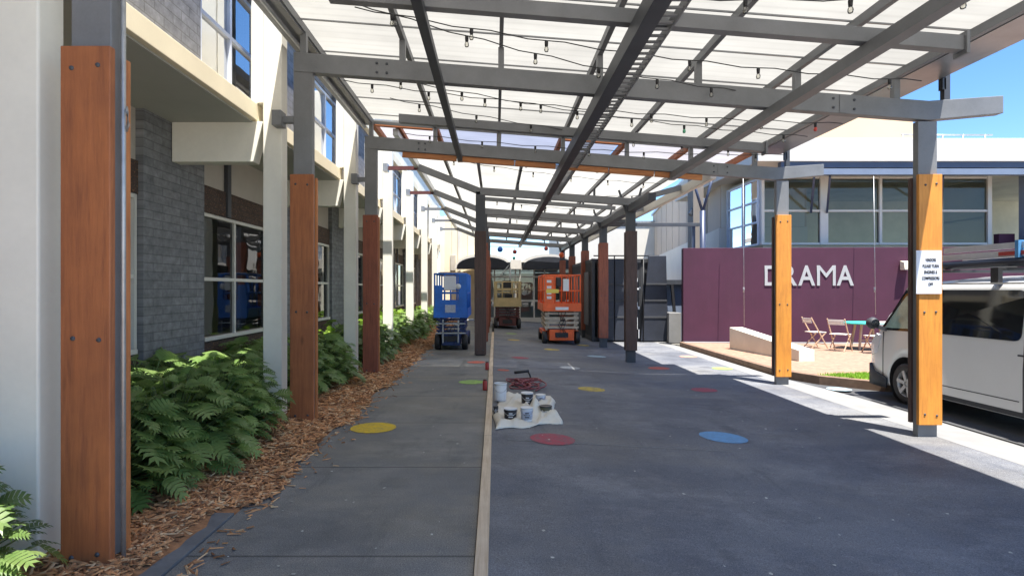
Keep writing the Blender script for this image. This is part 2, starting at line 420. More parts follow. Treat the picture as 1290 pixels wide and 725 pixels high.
def instance(proto, loc, rz, label, sc=None):
    r = copy_tree(proto); r.location = loc; r.rotation_euler = (0, 0, rz); r['label'] = label
    if sc: r.scale = (sc, sc, sc)
    return r

def gz(x):
    if x <= 0: return 0.0
    return -.17 * min(1.0, x / 3.2)
def ground_pt(px, py):
    """world ground point seen at a pixel of the photograph, used to measure places"""
    h = 1.6
    for _ in range(8):
        Y = F * h / (py - 364.0); X = (px - 624.0) * Y / F; h = 1.6 - gz(X)
    return X, Y, gz(X)

# ------------------------------------------------------------------ setting
b = MB(); b.add([(-400, -300, -.30), (400, -300, -.30), (400, 700, -.30), (-400, 700, -.30)], [(0, 1, 2, 3)])
struct(b.build('ground', M['earth']), 'bare ground reaching to the horizon round the buildings')
# drive
b = MB(); xs = [-.04, .8, 1.6, 2.4, 3.2, 4.2, 5.3]; ys = [-1 + i * 1.75 for i in range(19)]
vs = [(x, y, gz(x)) for y in ys for x in xs]; n = len(xs)
b.add(vs, [(j * n + i, j * n + i + 1, (j + 1) * n + i + 1, (j + 1) * n + i) for j in range(len(ys) - 1) for i in range(n - 1)])
drive = struct(b.build('driveway', M['asphalt']), 'dark grey asphalt drive under the canopy with painted coloured spots', 'driveway')
b = MB(); b.box(-1.85, -.125, -1, 30, -.2, 0)
path = struct(b.build('footpath', M['path']), 'dark grey concrete footpath beside the bark garden bed', 'footpath')
b = MB(); b.box(-2.02, -1.858, -1, 4.15, -.2, .012); b.box(-1.98, -1.858, 5.0, 5.22, -.2, .006)
struct(b.build('path_edging', M['edging']), 'grey concrete edging along the footpath where the bark stops', 'edging')
b = MB()
b.add([(5.3, -1, -.168), (5.93, -1, -.168), (5.93, 9.6, -.168), (5.68, 11.9, -.168), (5.68, 22, -.168), (5.3, 22, -.168)], [(0, 1, 2, 3, 4, 5)])
struct(b.build('paved_strip', M['concrete_pale']), 'pale concrete strip along the right edge of the drive', 'pavement')
b = MB(); b.add([(5.93, -1, -.2), (30, -1, -.2), (30, 10.6, -.2), (5.6, 12.2, -.2), (5.93, 9.5, -.2)], [(0, 1, 2, 3, 4)])
b.box(5.93, 5.965, -1, 7.9, -.21, -.15)
struct(b.build('road', M['road']), 'dark asphalt parking lane where the white van stands', 'road')
b = MB(); b.add([(-3.9, -30, -.16), (16, -30, -.16), (16, -1.0, -.16), (-3.9, -1.0, -.16)], [(0, 1, 2, 3)])  # unseen sheet added behind the camera to bounce light under the canopy
struct(b.build('bounce_ground', M['concrete_bounce']), 'unseen pale concrete sheet added behind the viewer to bounce light', 'bounce_ground')
# terrace with kerb
kerbl = [(5.72, 18.1), (5.72, 13.3), (5.74, 11.9), (6.12, 11.02), (6.85, 10.25), (8.6, 9.95), (14, 9.9)]
b = MB(); inner = [(x + .10, y + .08) for x, y in kerbl]
poly = inner + [(14, 18.1)]
b.add([(x, y, -.045) for x, y in poly], [tuple(range(len(poly)))])
struct(b.build('terrace', M['paver']), 'sunlit terracotta paved terrace in front of the plum wall', 'terrace')
b = MB()
for (a, c), (d, e), (a2, c2), (d2, e2) in zip(kerbl[:-1], kerbl[1:], inner[:-1], inner[1:]):
    b.add([(a, c, -.2), (d, e, -.2), (d, e, -.04), (a, c, -.04), (a2 + .02, c2 + .02, -.2), (d2 + .02, e2 + .02, -.2), (d2 + .02, e2 + .02, -.035), (a2 + .02, c2 + .02, -.035)],
          [(0, 1, 2, 3), (3, 2, 6, 7), (4, 7, 6, 5)])
struct(b.build('kerb', M['kerb']), 'low brown kerb curving round the terracotta terrace', 'kerb')
# grass patch
b = MB(); rg = random.Random(3)
gpoly = [(6.15, 11.15), (6.9, 10.4), (8.6, 10.15), (8.6, 10.9), (7.2, 11.35)]
def inside(x, y, poly):
    c = False
    for i in range(len(poly)):
        (x1, y1), (x2, y2) = poly[i], poly[i - 1]
        if (y1 > y) != (y2 > y) and x < (x2 - x1) * (y - y1) / (y2 - y1) + x1: c = not c
    return c
b.add([(x, y, -.038) for x, y in gpoly], [tuple(range(len(gpoly)))])
k = 0
while k < 6000:
    x, y = rg.uniform(6, 8.7), rg.uniform(10, 11.5)
    if not inside(x, y, gpoly): continue
    k += 1; a = rg.uniform(0, PI); h = rg.uniform(.03, .07); w = .006
    dx, dy = math.cos(a) * w, math.sin(a) * w; lx, ly = rg.uniform(-.03, .03), rg.uniform(-.03, .03)
    b.add([(x - dx, y - dy, -.04), (x + dx, y + dy, -.04), (x + lx, y + ly, -.04 + h)], [(0, 1, 2)])
struct(b.build('grass', M['grass'], weld=False), 'small patch of bright green grass behind the kerb by the van', 'grass', 'stuff')
# mulch bed
b = MB(); rg = random.Random(5); nx, ny = 14, 150
def mz(x, y):
    t = min(1, max(0, (-1.84 - x) / .5))
    return -.02 + .075 * t + .03 * math.sin(x * 5 + y * 1.3) * math.sin(y * 2.1) * t
vs = []
for j in range(ny + 1):
    for i in range(nx + 1):
        x = -1.86 - 2.2 * i / nx; y = -1 + 32 * j / ny
        vs.append((x, y, mz(x, y) + rg.uniform(0, .015)))
b.add(vs, [(j * (nx + 1) + i, j * (nx + 1) + i + 1, (j + 1) * (nx + 1) + i + 1, (j + 1) * (nx + 1) + i) for j in range(ny) for i in range(nx)], 0, True)
struct(b.build('garden_bed', M['soil']), 'brown garden bed between the footpath and the grey building', 'garden bed')
b = MB(); rg = random.Random(11)
def chip(x, y, z, big=1.0):
    l = rg.uniform(.025, .075) * big; w = rg.uniform(.006, .016) * big; a = rg.uniform(0, PI); t = rg.uniform(-.35, .35)
    d = Vector((math.cos(a) * math.cos(t), math.sin(a) * math.cos(t), math.sin(t))) * l
    p = Vector((-math.sin(a), math.cos(a), rg.uniform(-.4, .4))).normalized() * w
    h = Vector((0, 0, rg.uniform(.004, .010))); c = Vector((x, y, z))
    mi = rg.choice((0, 0, 0, 1, 1, 2))
    b.add([c - d - p, c + d - p * .6, c + d + p * .5, c - d + p, c - d * .9 + h, c + d * .8 + h], [(0, 1, 5, 4), (3, 4, 5, 2), (1, 2, 5), (0, 4, 3)], mi)
for _ in range(15000):
    y = 2.2 + (rg.random() ** 1.9) * 22
    e = .10 * math.sin(y * 2.3) + .07 * math.sin(y * 5.1)
    x = -1.80 - e * .6 - abs(rg.gauss(0, .42))
    if x < -3.6: continue
    if y < 4.3 and x > -2.03: x -= .2
    chip(x, y, max(mz(x, y), 0) + rg.uniform(.004, .028), 1.0 + .02 * y)
for _ in range(260):
    y = 3 + (rg.random() ** 1.6) * 12; x = -1.80 + abs(rg.gauss(0, .12)); chip(x, y, .006, .7)
struct(b.build('bark_mulch', [M['chip1'], M['chip2'], M['chip3']], weld=False), 'orange brown bark chip mulch covering the garden bed', 'bark mulch', 'stuff')
# leaf litter
b = MB(); rg = random.Random(21)
for _ in range(150):
    y = 2.8 + rg.random() ** 1.6 * 9; x = rg.uniform(-1.8, 4.6)
    if -.16 < x < 0: continue
    if x > 0 and rg.random() < .5: continue
    s_ = rg.uniform(.006, .019); a = rg.uniform(0, 6.3); z = gz(x) + .003
    pts = [(x + s_ * rg.uniform(.5, 1.2) * math.cos(a + k * 1.256), y + s_ * rg.uniform(.5, 1.2) * math.sin(a + k * 1.256), z + rg.uniform(0, .006)) for k in range(5)]
    b.add(pts, [(0, 1, 2, 3, 4)])
struct(b.build('leaf_litter', M['litter'], weld=False), 'tiny pale petals and bits of litter scattered over the paving', 'leaf litter', 'stuff')

# painted spots: parts of the ground they are painted on
def spot(px, py, mat, label, parent, r=.25, zoff=.004):
    X, Y, z = ground_pt(px, py)
    n = 36; rr = random.Random(int(px * 7 + py))
    vs = []
    for k in range(n):
        a = 2 * PI * k / n; q = r * (1 + rr.uniform(-.012, .012)); x = X + q * math.cos(a)
        vs.append((x, Y + q * math.sin(a), gz(x) + zoff))
    vs.append((X, Y, gz(X) + zoff))
    b = MB(); b.add(vs, [(k, (k + 1) % n, n) for k in range(n)])
    return b.build('painted_spot', M[mat], parent, label=label)
spot(470.5, 538.5, 'p_yellow', 'yellow painted spot on the footpath', path, .26)
spot(594, 481, 'p_green', 'green painted spot on the footpath', path, .22)
spot(600, 456, 'p_coral', 'coral painted spot on the footpath', path, .20)
for px, py, mt, lb, r in [(696, 552.8, 'p_red', 'worn red spot in front of the drop cloth', .245), (911, 550.5, 'p_blue', 'blue spot on the drive', .27),
        (745, 490, 'p_yellow2', 'yellow spot in the middle of the drive', .225), (887, 491, 'p_red', 'worn red spot near the sunlit edge', .22),
        (830, 463.6, 'p_coral', 'coral spot beside the dark post', .235), (718, 463, 'p_white', 'faded white spot', .22), (751.6, 448.7, 'p_pblue', 'pale blue spot', .24),
        (695, 440, 'p_yellow2', 'yellow spot in front of the orange lift', .22), (734, 434.7, 'p_yellow2', 'yellow spot beside the orange lift', .2),
        (647, 428, 'p_yellow2', 'yellow spot in front of the beige lift', .2), (655, 450.5, 'p_red', 'worn red spot behind the red hose', .21), (634, 466, 'p_coral', 'small orange spot by the timber strip', .12),
        (644, 420, 'p_green', 'faint green spot before the beige lift', .2)]:
    spot(px, py, mt, lb, drive, r)
for px, py, mt, lb, r in [(910, 464, 'p_green', 'light green spot on the pale strip', .22), (867, 449, 'p_salmon', 'salmon spot on the pale strip', .22), (1057, 490, 'p_pblue', 'light blue spot on the pale strip', .2)]:
    spot(px, py, mt, lb, bpy.data.objects['paved_strip'], r, .006)
b = MB(); x0, y0, _ = ground_pt(640, 553.5); x1, y1, _ = ground_pt(900, 553.5)
for i in range(12):
    a0, a1 = x0 + (x1 - x0) * i / 12, x0 + (x1 - x0) * (i + 1) / 12
    b.add([(a0, y0 - .012, gz(a0) + .003), (a1, y0 - .012, gz(a1) + .003), (a1, y0 + .012, gz(a1) + .003), (a0, y0 + .012, gz(a0) + .003)], [(0, 1, 2, 3)])
b.build('chalk_line', M['p_line'], drive)
# timber strip
b = MB()
for y0, y1 in ((-1, 1.9), (1.91, 6.3), (6.31, 10.7), (10.71, 15.1), (15.11, 21.5)):
    dx = random.uniform(-.006, .006); b.box(-.122 + dx, -.042 + dx, y0, y1, -.02, .022 + random.uniform(0, .004))
tag(rebase(b.build('timber_strip', M['plank'], bevel=.004), (-.08, 3, 0)), 'long pale timber strip laid between the footpath and the asphalt drive', 'timber strip')

# ------------------------------------------------------------------ left building
bld = thing('school_building', 'long two storey cream and grey block building with white columns on the left', 'building', (-4, 3.42, 0))
ZC = [3.42 + 3.78 * i for i in range(-2, 8)]
XG, XU = -3.95, -3.05
pier = []
Y0, Y1 = -4.2, 31
# ground floor wall pieces (one wall with openings)

def winframe(x, y0, y1, z0, z1, cols, rows, fr, gl, name, blind=None, t=.05, d=.06):
    f = MB()
    f.box(x - d / 2, x + d / 2, y0, y0 + t, z0, z1); f.box(x - d / 2, x + d / 2, y1 - t, y1, z0, z1)
    f.box(x - d / 2, x + d / 2, y0 + t, y1 - t, z1 - t, z1); f.box(x - d / 2, x + d / 2 + .04, y0 + t, y1 - t, z0, z0 + t * 1.1)
    for c in cols: f.box(x - d / 2 + .004, x + d / 2 - .004, c - t / 2, c + t / 2, z0 + t * 1.1, z1 - t)
    cs = [y0 + t] + sorted(sum([[c - t / 2, c + t / 2] for c in cols], [])) + [y1 - t]
    for r_ in rows:
        for i in range(0, len(cs), 2): f.box(x - d / 2 + .006, x + d / 2 - .006, cs[i], cs[i + 1], r_ - t / 2, r_ + t / 2)
    w = f.build('window', fr, bld, bevel=.004)
    g = MB(); g.add([(x - .01, y0 + .02, z0 + .02), (x - .01, y1 - .02, z0 + .02), (x - .01, y1 - .02, z1 - .02), (x - .01, y0 + .02, z1 - .02)], [(0, 1, 2, 3)])
    g.build('pane', gl, w)
    if blind:
        q = MB()
        for (a0, a1, c0, c1) in blind: q.box(x - .12, x - .09, a0, a1, c0, c1)
        q.build('blind', M['blind'], w)
    return w
for i, z in enumerate(ZC):
    bw = MB(); bw.box(XG - .25, XG, z - .65, z + .72, -.1, 3.65); bw.build('pier', M['block'], bld)
    y0, y1 = z + .72, z + 3.13
    bb = MB(); bb.box(XG - .25, XG - .06, y0, y1, -.1, .88); bb.build('brick_sill_wall', M['brown_brick'], bld)
    bb = MB(); bb.box(XG - .25, XG - .06, y0, y1, 2.66, 3.04); bb.build('brick_lintel_wall', M['brown_brick'], bld)
    bp = MB(); bp.box(XG - .25, XG - .09, y0, y1, 3.04, 3.65); bp.build('cream_panel', M['panel_cream'], bld)
    bl = [(y0 + .05, y0 + .42, 1.75, 2.6), (y0 + .05, y0 + .3, .95, 1.7)]
    if i % 2: bl.append((y0 + 1.3, y0 + 1.55, .95, 2.6))
    winframe(XG - .09, y0 + .02, y1 - .02, .88, 2.66, [(y0 + y1) / 2 - .12], [1.74], M['frame'], M['glass_low'], 'window', bl)
    # upper storey
    a0, a1 = z + 2.62, z + 4.12
    bu = MB(); bu.box(XU - .2, XU, z + .34, a0, 3.86, 5.3); bu.box(XU - .2, XU, a0, a1, 5.16, 5.3); bu.build('upper_wall', M['block_up'], bld)
    if i < 9: winframe(XU - .05, a0 + .015, a1 - .015, 3.875, 5.16, [(a0 + a1) / 2], [4.52], M['frame_blue'], M['glass_up'], 'window', [(a0 + .05, a0 + .22, 4.55, 5.1)] if i % 2 else None)
for i, z in enumerate(ZC):
    bq = MB(); bq.box(XG - .085, XG - .03, z + 1.48, z + 1.60, 2.67, 3.64); bq.build('panel_post', M['steel_dark'], bld)
b = MB(); b.box(-4.25, -2.9, Y0, Y1, 3.652, 3.855); b.build('slab_edge', M['cream'], bld, bevel=.006)
b = MB(); b.box(-4.2, -2.96, Y0, Y1, 3.63, 3.648); b.build('soffit', M['soffit'], bld)
b = MB(); b.box(-3.2, -2.93, Y0, Y1, 5.305, 5.52); b.build('eave', M['cream'], bld, bevel=.006)
b = MB(); b.box(-3.2, -2.96, Y0, Y1, 5.525, 6.6); b.build('parapet', M['white_paint'], bld, bevel=.006)
b = MB(); b.prism([(-2.93, 6.605), (-10.2, 7.2), (-10.2, 7.3), (-2.93, 6.70)], 'y', Y0, Y1); b.build('roof', M['galv'], bld)
b = MB(); b.tube([(-2.88, Y0, 6.56), (-2.88, Y1, 6.56)], .05, 10); b.build('gutter', M['steel'], bld)
b = MB(); b.box(-10.2, -10, Y0, Y1, 0, 7); b.box(-10, -4.2, Y0, Y0 + .2, 0, 5.5); b.box(-10, -4.3, Y0, Y1, .0, .04); b.box(-10, -4.26, Y0, Y1, 3.6, 3.8); b.box(-10, -3.3, Y1 - .2, Y1, 0, 5.5); b.build('inner_wall', M['interior'], bld)
for i, z in enumerate(ZC):
    b = MB(); b.box(-2.83, -2.60, z - .10, z + .10, -.1, 5.3)
    b.box(-2.98, -2.832, z - .096, z + .096, 3.86, 5.298)
    b.build('column', M['white_paint'], bld, bevel=.012)
    b = MB(); b.prism([(-3.94, 3.15), (-2.95, 3.15), (-2.835, 3.62), (-2.835, 3.64), (-3.94, 3.64)], 'y', z - .095, z + .095); b.build('cantilever_beam', M['white_paint'], bld, bevel=.006)
# cream wing closing the courtyard
wing = thing('cream_wing', 'tall cream panelled wall closing the far left end behind the blue lift', 'building', (-1.9, 31.2, 0))
b = MB()
for i in range(4): b.box(-2.75 + i * .42, -2.75 + i * .42 + .41, 31.2, 31.6, 0, 5.5)
b.build('panelled_wall', M['cream'], wing, bevel=.01)
b = MB(); b.box(-2.0, -1.86, 31.16, 31.2, 2.4, 5.2); b.build('downpipe', M['white_wall'], wing)
b = MB(); b.box(-2.4, -2.12, 31.15, 31.2, 2.6, 3.4); b.build('louvre', M['panel_cream'], wing)

# ------------------------------------------------------------------ canopy helpers
def steel_post(root, x0, x1, yc, top, foot, timber_z0, tim, ztop=2.97, side=None, lbl=None):
    side = side or tim
    """steel core with timber boards front and back"""
    cx = (x0 + x1) / 2
    b = MB(); b.box(cx - .115, cx + .115, yc - .045, yc + .045, foot, top)
    p = b.build('post', M['steel'] if not lbl else M['steel_dark'], root, bevel=.006)
    for s in (-1, 1):
        y0, y1 = (yc - .095, yc - .047) if s < 0 else (yc + .047, yc + .095)
        q = MB(); q.box(x0, x1, y0, y1, timber_z0, ztop - (0 if s < 0 else .02))
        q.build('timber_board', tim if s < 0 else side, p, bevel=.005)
    for zz in (timber_z0 + .12, ztop - .12, (timber_z0 + ztop) / 2 - .15):
        for xx in (x0 + .07, x1 - .07):
            q = MB(); q.lathe([(0, -.104), (.011, -.103), (.014, -.0955)], (xx + random.uniform(-.008, .008), yc, zz + random.uniform(-.012, .012)), 10, axis='y'); q.build('bolt', M['steel_dark'], p)
    return p

# ------------------------------------------------------------------ first canopy
can = thing('steel_canopy', 'near grey steel canopy with translucent roof over the drive', 'canopy', (1.3, 7, 0))
def ztop(x): return CAM_Z + 2.655 - .077 * x if x < 5.2 else CAM_Z + 2.655 - .4 + (x - 5.2) * .07
FR = [3.38, 7.05, 10.87]
for y in FR:
    xs = [-2.42, 5.2, 6.09]
    poly = [(x, ztop(x)) for x in xs] + [(x, ztop(x) - .23 + (.02 if x > 6 else 0)) for x in reversed(xs)]
    b = MB(); b.prism(poly, 'y', y - .06, y + .06)
    bm = b.build('main_beam', M['steel'], can, bevel=.006)
    b = MB()
    for x in (-1.42, -1.3, 4.05, 4.3):
        for dz in (-.06, -.17):
            b.lathe([(0, -.074), (.014, -.073), (.016, -.060)], (x, y, ztop(x) + dz), 8, axis='y')
    b.build('splice_bolts', M['steel_dark'], bm)
    b = MB()
    for x in (4.13, ): b.box(x - .008, x + .06, y - .068, y - .061, ztop(x) - .225, ztop(x) - .01)
    b.build('splice_plate', M['steel'], bm)
for y, tl, tr in zip(FR, ('timber_red', 'timber_red', 'timber_deep'), ('timber_sunlit_gold',) * 3):
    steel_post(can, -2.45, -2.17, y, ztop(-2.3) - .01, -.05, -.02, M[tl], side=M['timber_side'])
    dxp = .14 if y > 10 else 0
    steel_post(can, 5.05 + dxp, 5.33 + dxp, y, ztop(5.2) - .24, -.2, -.02, M[tr], side=M['timber_dark'])  # front board coloured as sunlit, rear board darkened to paint its shade
    b = MB(); b.box(-2.62, -2.42, y - .035, y + .035, 3.60, 3.68); b.box(-2.66, -2.55, y - .12, y + .06, 3.55, 3.73); b.build('wall_bracket', M['steel'], can, bevel=.004)
# conduit on the nearest post
b = MB(); b.tube([(-2.155, 3.38, 0), (-2.155, 3.38, 4.3)], .014, 8); b.tube([(-2.15, 3.40, 2.52), (-2.12, 3.37, 2.55), (-2.12, 3.36, 2.62), (-2.15, 3.40, 2.66)], .008, 6)
b.build('conduit', M['galv'], can)
# mid beams
for y in (5.15, 8.92):
    b = MB(); xs = (-1.47, 4.12)
    def zm(x): return CAM_Z + 2.55 - .08 * x
    b.prism([(xs[0], zm(xs[0])), (xs[1], zm(xs[1])), (xs[1], zm(xs[1]) - .13), (xs[0], zm(xs[0]) - .13)], 'y', y - .05, y + .05)
    b.box(4.1, 4.13, y - .08, y + .08, zm(4.1) - .17, zm(4.1) + .03)
    b.build('cross_beam', M['steel'], can, bevel=.005)
# purlins, stubs, sheet
def zp(x): return CAM_Z + 2.95 - .077 * x
YN, YE = 1.75, 10.93
PUR = [-2.31 + 1.19 * i for i in range(7)]
for i, x in enumerate(PUR):
    b = MB(); b.bar((x, YN, zp(x)), (x, 10.95, zp(x)), .06 if i != 2 else .045, .09); b.build('purlin', M['steel'], can)
    b = MB(); b.bar((x, 10.955, zp(x)), (x, 12.6, zp(x)), .085, .10); b.build('purlin', M['rust'], can, label='rust coloured end of a purlin')
    for y in FR:
        b = MB(); b.box(x - .035, x + .035, y - .04, y + .04, ztop(x) - .003, zp(x) - .04)
        b.build('stub_post', M['steel'], can)
# rusty trimmers in the open bay
for x0, x1 in ((-2.26, -1.18), (-.08, .0), (1.27, 2.38)):
    if x1 - x0 > .5:
        b = MB(); b.bar((x0, 11.02, zp(x0)), (x1, 11.02, zp(x1)), .07, .10); b.build('trimmer', M['rust'], can)
b = MB(); b.bar((-1.85, 11.06, zp(-1.85)), (-1.85, 12.6, zp(-1.85)), .09, .08); b.build('trimmer', M['rust'], can)
def zs(x): return CAM_Z + 3.012 - .077 * x
def roof_patch(x0, x1, y0, y1, mat, name='roof_sheet', zf=zs, root=None):
    b = MB(); nx = max(1, int((x1 - x0) / .3)); 
    vs = [(x0 + (x1 - x0) * i / nx, y, zf(x0 + (x1 - x0) * i / nx)) for y in (y0, y1) for i in range(nx + 1)]
    b.add(vs, [(i, i + 1, nx + 2 + i, nx + 1 + i) for i in range(nx)], 0, True)
    return b.build(name, mat, root or can)
for i in range(6):
    roof_patch(PUR[i] + .002, PUR[i + 1] - .002 if i < 5 else 5.0, YN, YE, M['roof_a'])
roof_patch(-2.31, -1.14, 10.97, 12.6, M['roof_c']); roof_patch(-1.10, 2.40, 10.97, 12.6, M['roof_clear']); roof_patch(2.44, 4.95, 10.97, 12.6, M['roof_c'])
for k in range(10):
    y = 2.21 + .93 * k
    if y > 10.9: break
    b = MB(); b.bar((-2.3, y, zs(-2.3) - .014), (5.0, y, zs(5.0) - .014), .018, .016); b.build('batten', M['steel_gutter'], can)
b = MB(); b.bar((-2.3, 10.95, zs(-2.3) - .05), (4.85, 10.95, zs(4.85) - .05), .02, .08); b.build('end_flashing', M['steel'], can)
# longitudinal members
b = MB(); b.box(1.165, 1.305, YN, 29.5, CAM_Z + 2.12, CAM_Z + 2.29); b.build('service_beam', M['steel_dark'], can, bevel=.004)
b = MB(); b.box(-.70, -.61, YN, 10.95, CAM_Z + 2.375, CAM_Z + 2.46); b.build('hanger_beam', M['steel_dark'], can)
b = MB(); b.box(3.24, 3.36, YN, 10.95, CAM_Z + 2.04, CAM_Z + 2.155); b.build('hanger_beam', M['steel'], can)
# cable ladder beside the service beam
b = MB(); b.box(1.505, 1.525, YN, 13.9, CAM_Z + 2.24, CAM_Z + 2.33); b.box(1.312, 1.322, YN, 13.9, CAM_Z + 2.24, CAM_Z + 2.33)
y = 1.8
while y < 13.9: b.box(1.322, 1.505, y, y + .03, CAM_Z + 2.245, CAM_Z + 2.262); y += .13
t = b.build('cable_ladder', M['steel'], can)
b = MB()
for dx in (-.012, .012): b.tube([(1.35 + dx, 1.8 + k * .65, CAM_Z + 2.275 + .006 * math.sin(k * 2 + dx * 90)) for k in range(19)], .009, 6)
b.build('cables', M['black'], t)
b = MB(); b.box(1.20, 1.42, 7.16, 7.34, CAM_Z + 2.28, CAM_Z + 2.36); b.tube([(1.3, 7.3, 3.95), (1.38, 7.5, 3.93), (1.36, 7.7, 3.9)], .02); b.build('junction_box', M['black'], can)
# gutters
b = MB()
pr = [(4.86, CAM_Z + 2.62), (4.90, CAM_Z + 2.54), (5.36, CAM_Z + 2.53), (5.42, CAM_Z + 2.58), (5.42, CAM_Z + 2.78), (5.39, CAM_Z + 2.78), (5.39, CAM_Z + 2.6), (4.90, CAM_Z + 2.61), (4.90, CAM_Z + 2.66), (4.86, CAM_Z + 2.66)]
b.prism(pr, 'y', YN, 10.95); b.build('box_gutter', M['steel_gutter'], can)
for y in FR:
    b = MB(); b.box(5.40, 5.47, y - .035, y + .035, ztop(5.43) - .005, CAM_Z + 2.60); b.box(5.38, 5.42, y - .035, y + .035, CAM_Z + 2.40, CAM_Z + 2.54); b.build('gutter_strut', M['steel_dark'], can)
b = MB(); b.box(-2.57, -2.30, YN, 10.9, CAM_Z + 3.06, CAM_Z + 3.17); b.build('wall_gutter', M['steel'], can)
b = MB(); b.tube([(-2.44, YN, CAM_Z + 3.02), (-2.44, 10.9, CAM_Z + 3.02)], .025); b.build('wall_pipe', M['galv'], can)
# orange battens under the last main beam
b = MB()
for x0, x1 in ((-1.73, -.72), (-.70, .35), (.37, 1.12), (1.36, 2.1), (2.12, 2.95), (2.97, 3.85)):
    zc = lambda x: ztop(x) - .23 - .055
    b.bar((x0, 10.87, zc(x0)), (x1, 10.87, zc(x1)), .05, .10)
b.build('timber_batten', M['timber_batten'], can, bevel=.003)

# ------------------------------------------------------------------ second canopy
ca2 = thing('steel_canopy', 'further narrow butterfly canopy on paired posts beyond the near canopy', 'canopy', (1.4, 20, 0))
FR2 = [14.15, 17.75, 21.35, 24.95, 28.5]
H = lambda h: CAM_Z + h
for y in FR2:
    b = MB(); b.bar((-2.62, y, H(2.93)), (-1.8, y, H(2.93)), .07, .09); b.build('wall_arm', M['lift_maroon'] if y < 18 else M['steel'], ca2)
    b = MB(); b.box(-2.70, -2.59, y - .13, y + .1, H(2.84), H(3.02)); b.build('wall_plate', M['galv'], ca2)
    b = MB(); b.bar((-1.86, y, H(2.95)), (-.36, y, H(2.36)), .09, .16); b.build('rafter_arm', M['steel'], ca2)
    b = MB(); b.bar((-.36, y, H(2.37)), (3.28, y, H(2.11)), .10, .18); b.build('portal_beam', M['steel'], ca2, bevel=.005)
    b = MB(); b.bar((3.28, y, H(2.13)), (4.5, y, H(2.46)), .09, .13); b.build('rafter_arm', M['steel'], ca2)
    b = MB(); b.bar((3.20, y + .02, H(1.80)), (3.0, y + .02, H(2.40)), .04, .05); b.bar((3.36, y + .02, H(1.80)), (3.55, y + .02, H(2.45)), .04, .05); b.build('brace', M['steel_dark'], ca2)
    for xa, xb in ((-.50, -.22), (3.14, 3.42)):
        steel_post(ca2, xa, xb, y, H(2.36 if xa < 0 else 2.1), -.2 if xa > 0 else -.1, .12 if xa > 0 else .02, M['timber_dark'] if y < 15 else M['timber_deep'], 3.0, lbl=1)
for y in (15.95, 19.55, 23.15, 26.7):
    b = MB(); b.bar((-.36, y, H(2.47)), (3.28, y, H(2.21)), .08, .10); b.build('cross_beam', M['steel'], ca2)
Z2 = [(-1.86, 3.06), (-.36, 2.72), (3.28, 2.46), (4.6, 2.74)]
def z2(x):
    for (a, c), (d, e) in zip(Z2[:-1], Z2[1:]):
        if x <= d: return H(c + (e - c) * (x - a) / (d - a))
    return H(Z2[-1][1])
for x in (-1.1, -.36, .55, 1.5, 2.4, 3.28, 3.95):
    b = MB(); b.bar((x, 12.3, z2(x) - .055), (x, 29.4, z2(x) - .055), .06, .08); b.build('purlin', M['steel'], ca2)
    if -.2 < x < 3.2:
        for y in FR2 + [15.95, 19.55, 23.15]:
            b = MB(); b.box(x - .025, x + .025, y - .03, y + .03, H(2.42 - .0714 * (x + .36)), z2(x) - .09); b.build('stub_post', M['steel_dark'], ca2)
for x0, x1 in ((-1.84, -.37), (-.35, 1.5), (1.5, 3.27), (3.29, 4.56)):
    roof_patch(x0, x1, 12.2, 29.4, M['roof_b'], zf=z2, root=ca2)
b = MB(); b.box(3.20, 3.36, 12.2, 29.4, H(1.86), H(2.02)); b.build('edge_beam', M['steel_dark'], ca2)
b = MB(); b.box(4.50, 4.62, 12.2, 29.4, H(2.30), H(2.5)); b.build('eave_gutter', M['white_wall'], ca2, bevel=.01)
b = MB(); b.box(-1.95, -1.85, 11.1, 29.4, H(2.93), H(3.05)); b.build('wall_gutter', M['galv'], ca2)

# ------------------------------------------------------------------ festoon lights
def festoon(p, q, n, label, sag=.12, cat='string lights', colours={}):
    p, q = Vector(p), Vector(q)
    root = thing('festoon_string', label, cat, tuple(p), 0, 'festoon light strings under the canopies')
    pts = []
    for i in range(n * 4 + 1):
        t = i / (n * 4); c = p.lerp(q, t); c.z -= sag * 4 * t * (1 - t) + .012 * math.sin(t * n * 6.28); pts.append(c)
    b = MB(); b.tube(pts, .006, 5); b.build('cable', M['black'], root)
    for k in range(n):
        c = pts[k * 4 + 2]
        m = colours.get(k)
        b = MB(); b.lathe([(0, -.003), (.017, -.004), (.019, -.016), (.016, -.058), (0, -.059)], c, 8); s_ = b.build('lamp_socket', M['black'], root)
        b = MB(); b.lathe([(.011, -.057), (.020, -.073), (.023, -.092), (.017, -.110), (0, -.116)], c, 10); b.build('bulb', M[m] if m else M['bulb'], s_)
def zw(x): return CAM_Z + 2.60 - .077 * x
def fz(x, y, dz=0): return (x, y, zw(x) + dz)
FEST = [((-1.35, 5.6), (4.6, 6.3), 8, 'nearest bulb string, running across just behind the first cross beam', {}),
        ((-1.35, 5.5), (2.9, 7.0), 6, 'bulb string running diagonally from the left end of the first cross beam', {}),
        ((.9, 5.0), (4.7, 4.2), 5, 'bulb string in the upper right corner above the right posts', {}),
        ((-2.0, 7.7), (4.7, 7.9), 9, 'bulb string just behind the second main beam', {4: 'bulb_yellow', 8: 'bulb_red'}),
        ((-1.6, 7.4), (4.6, 8.6), 8, 'diagonal bulb string between the second main beam and the second cross beam', {5: 'bulb_green'}),
        ((-1.5, 8.3), (4.2, 9.6), 7, 'bulb string crossing below the smoky roof gap', {}),
        ((-1.6, 10.2), (4.8, 9.7), 7, 'bulb string hung in front of the beam with orange battens', {})]
for (x0, y0), (x1, y1), n, lb, colr in FEST:
    festoon(fz(x0, y0), fz(x1, y1), n, lb, .10, colours=colr)
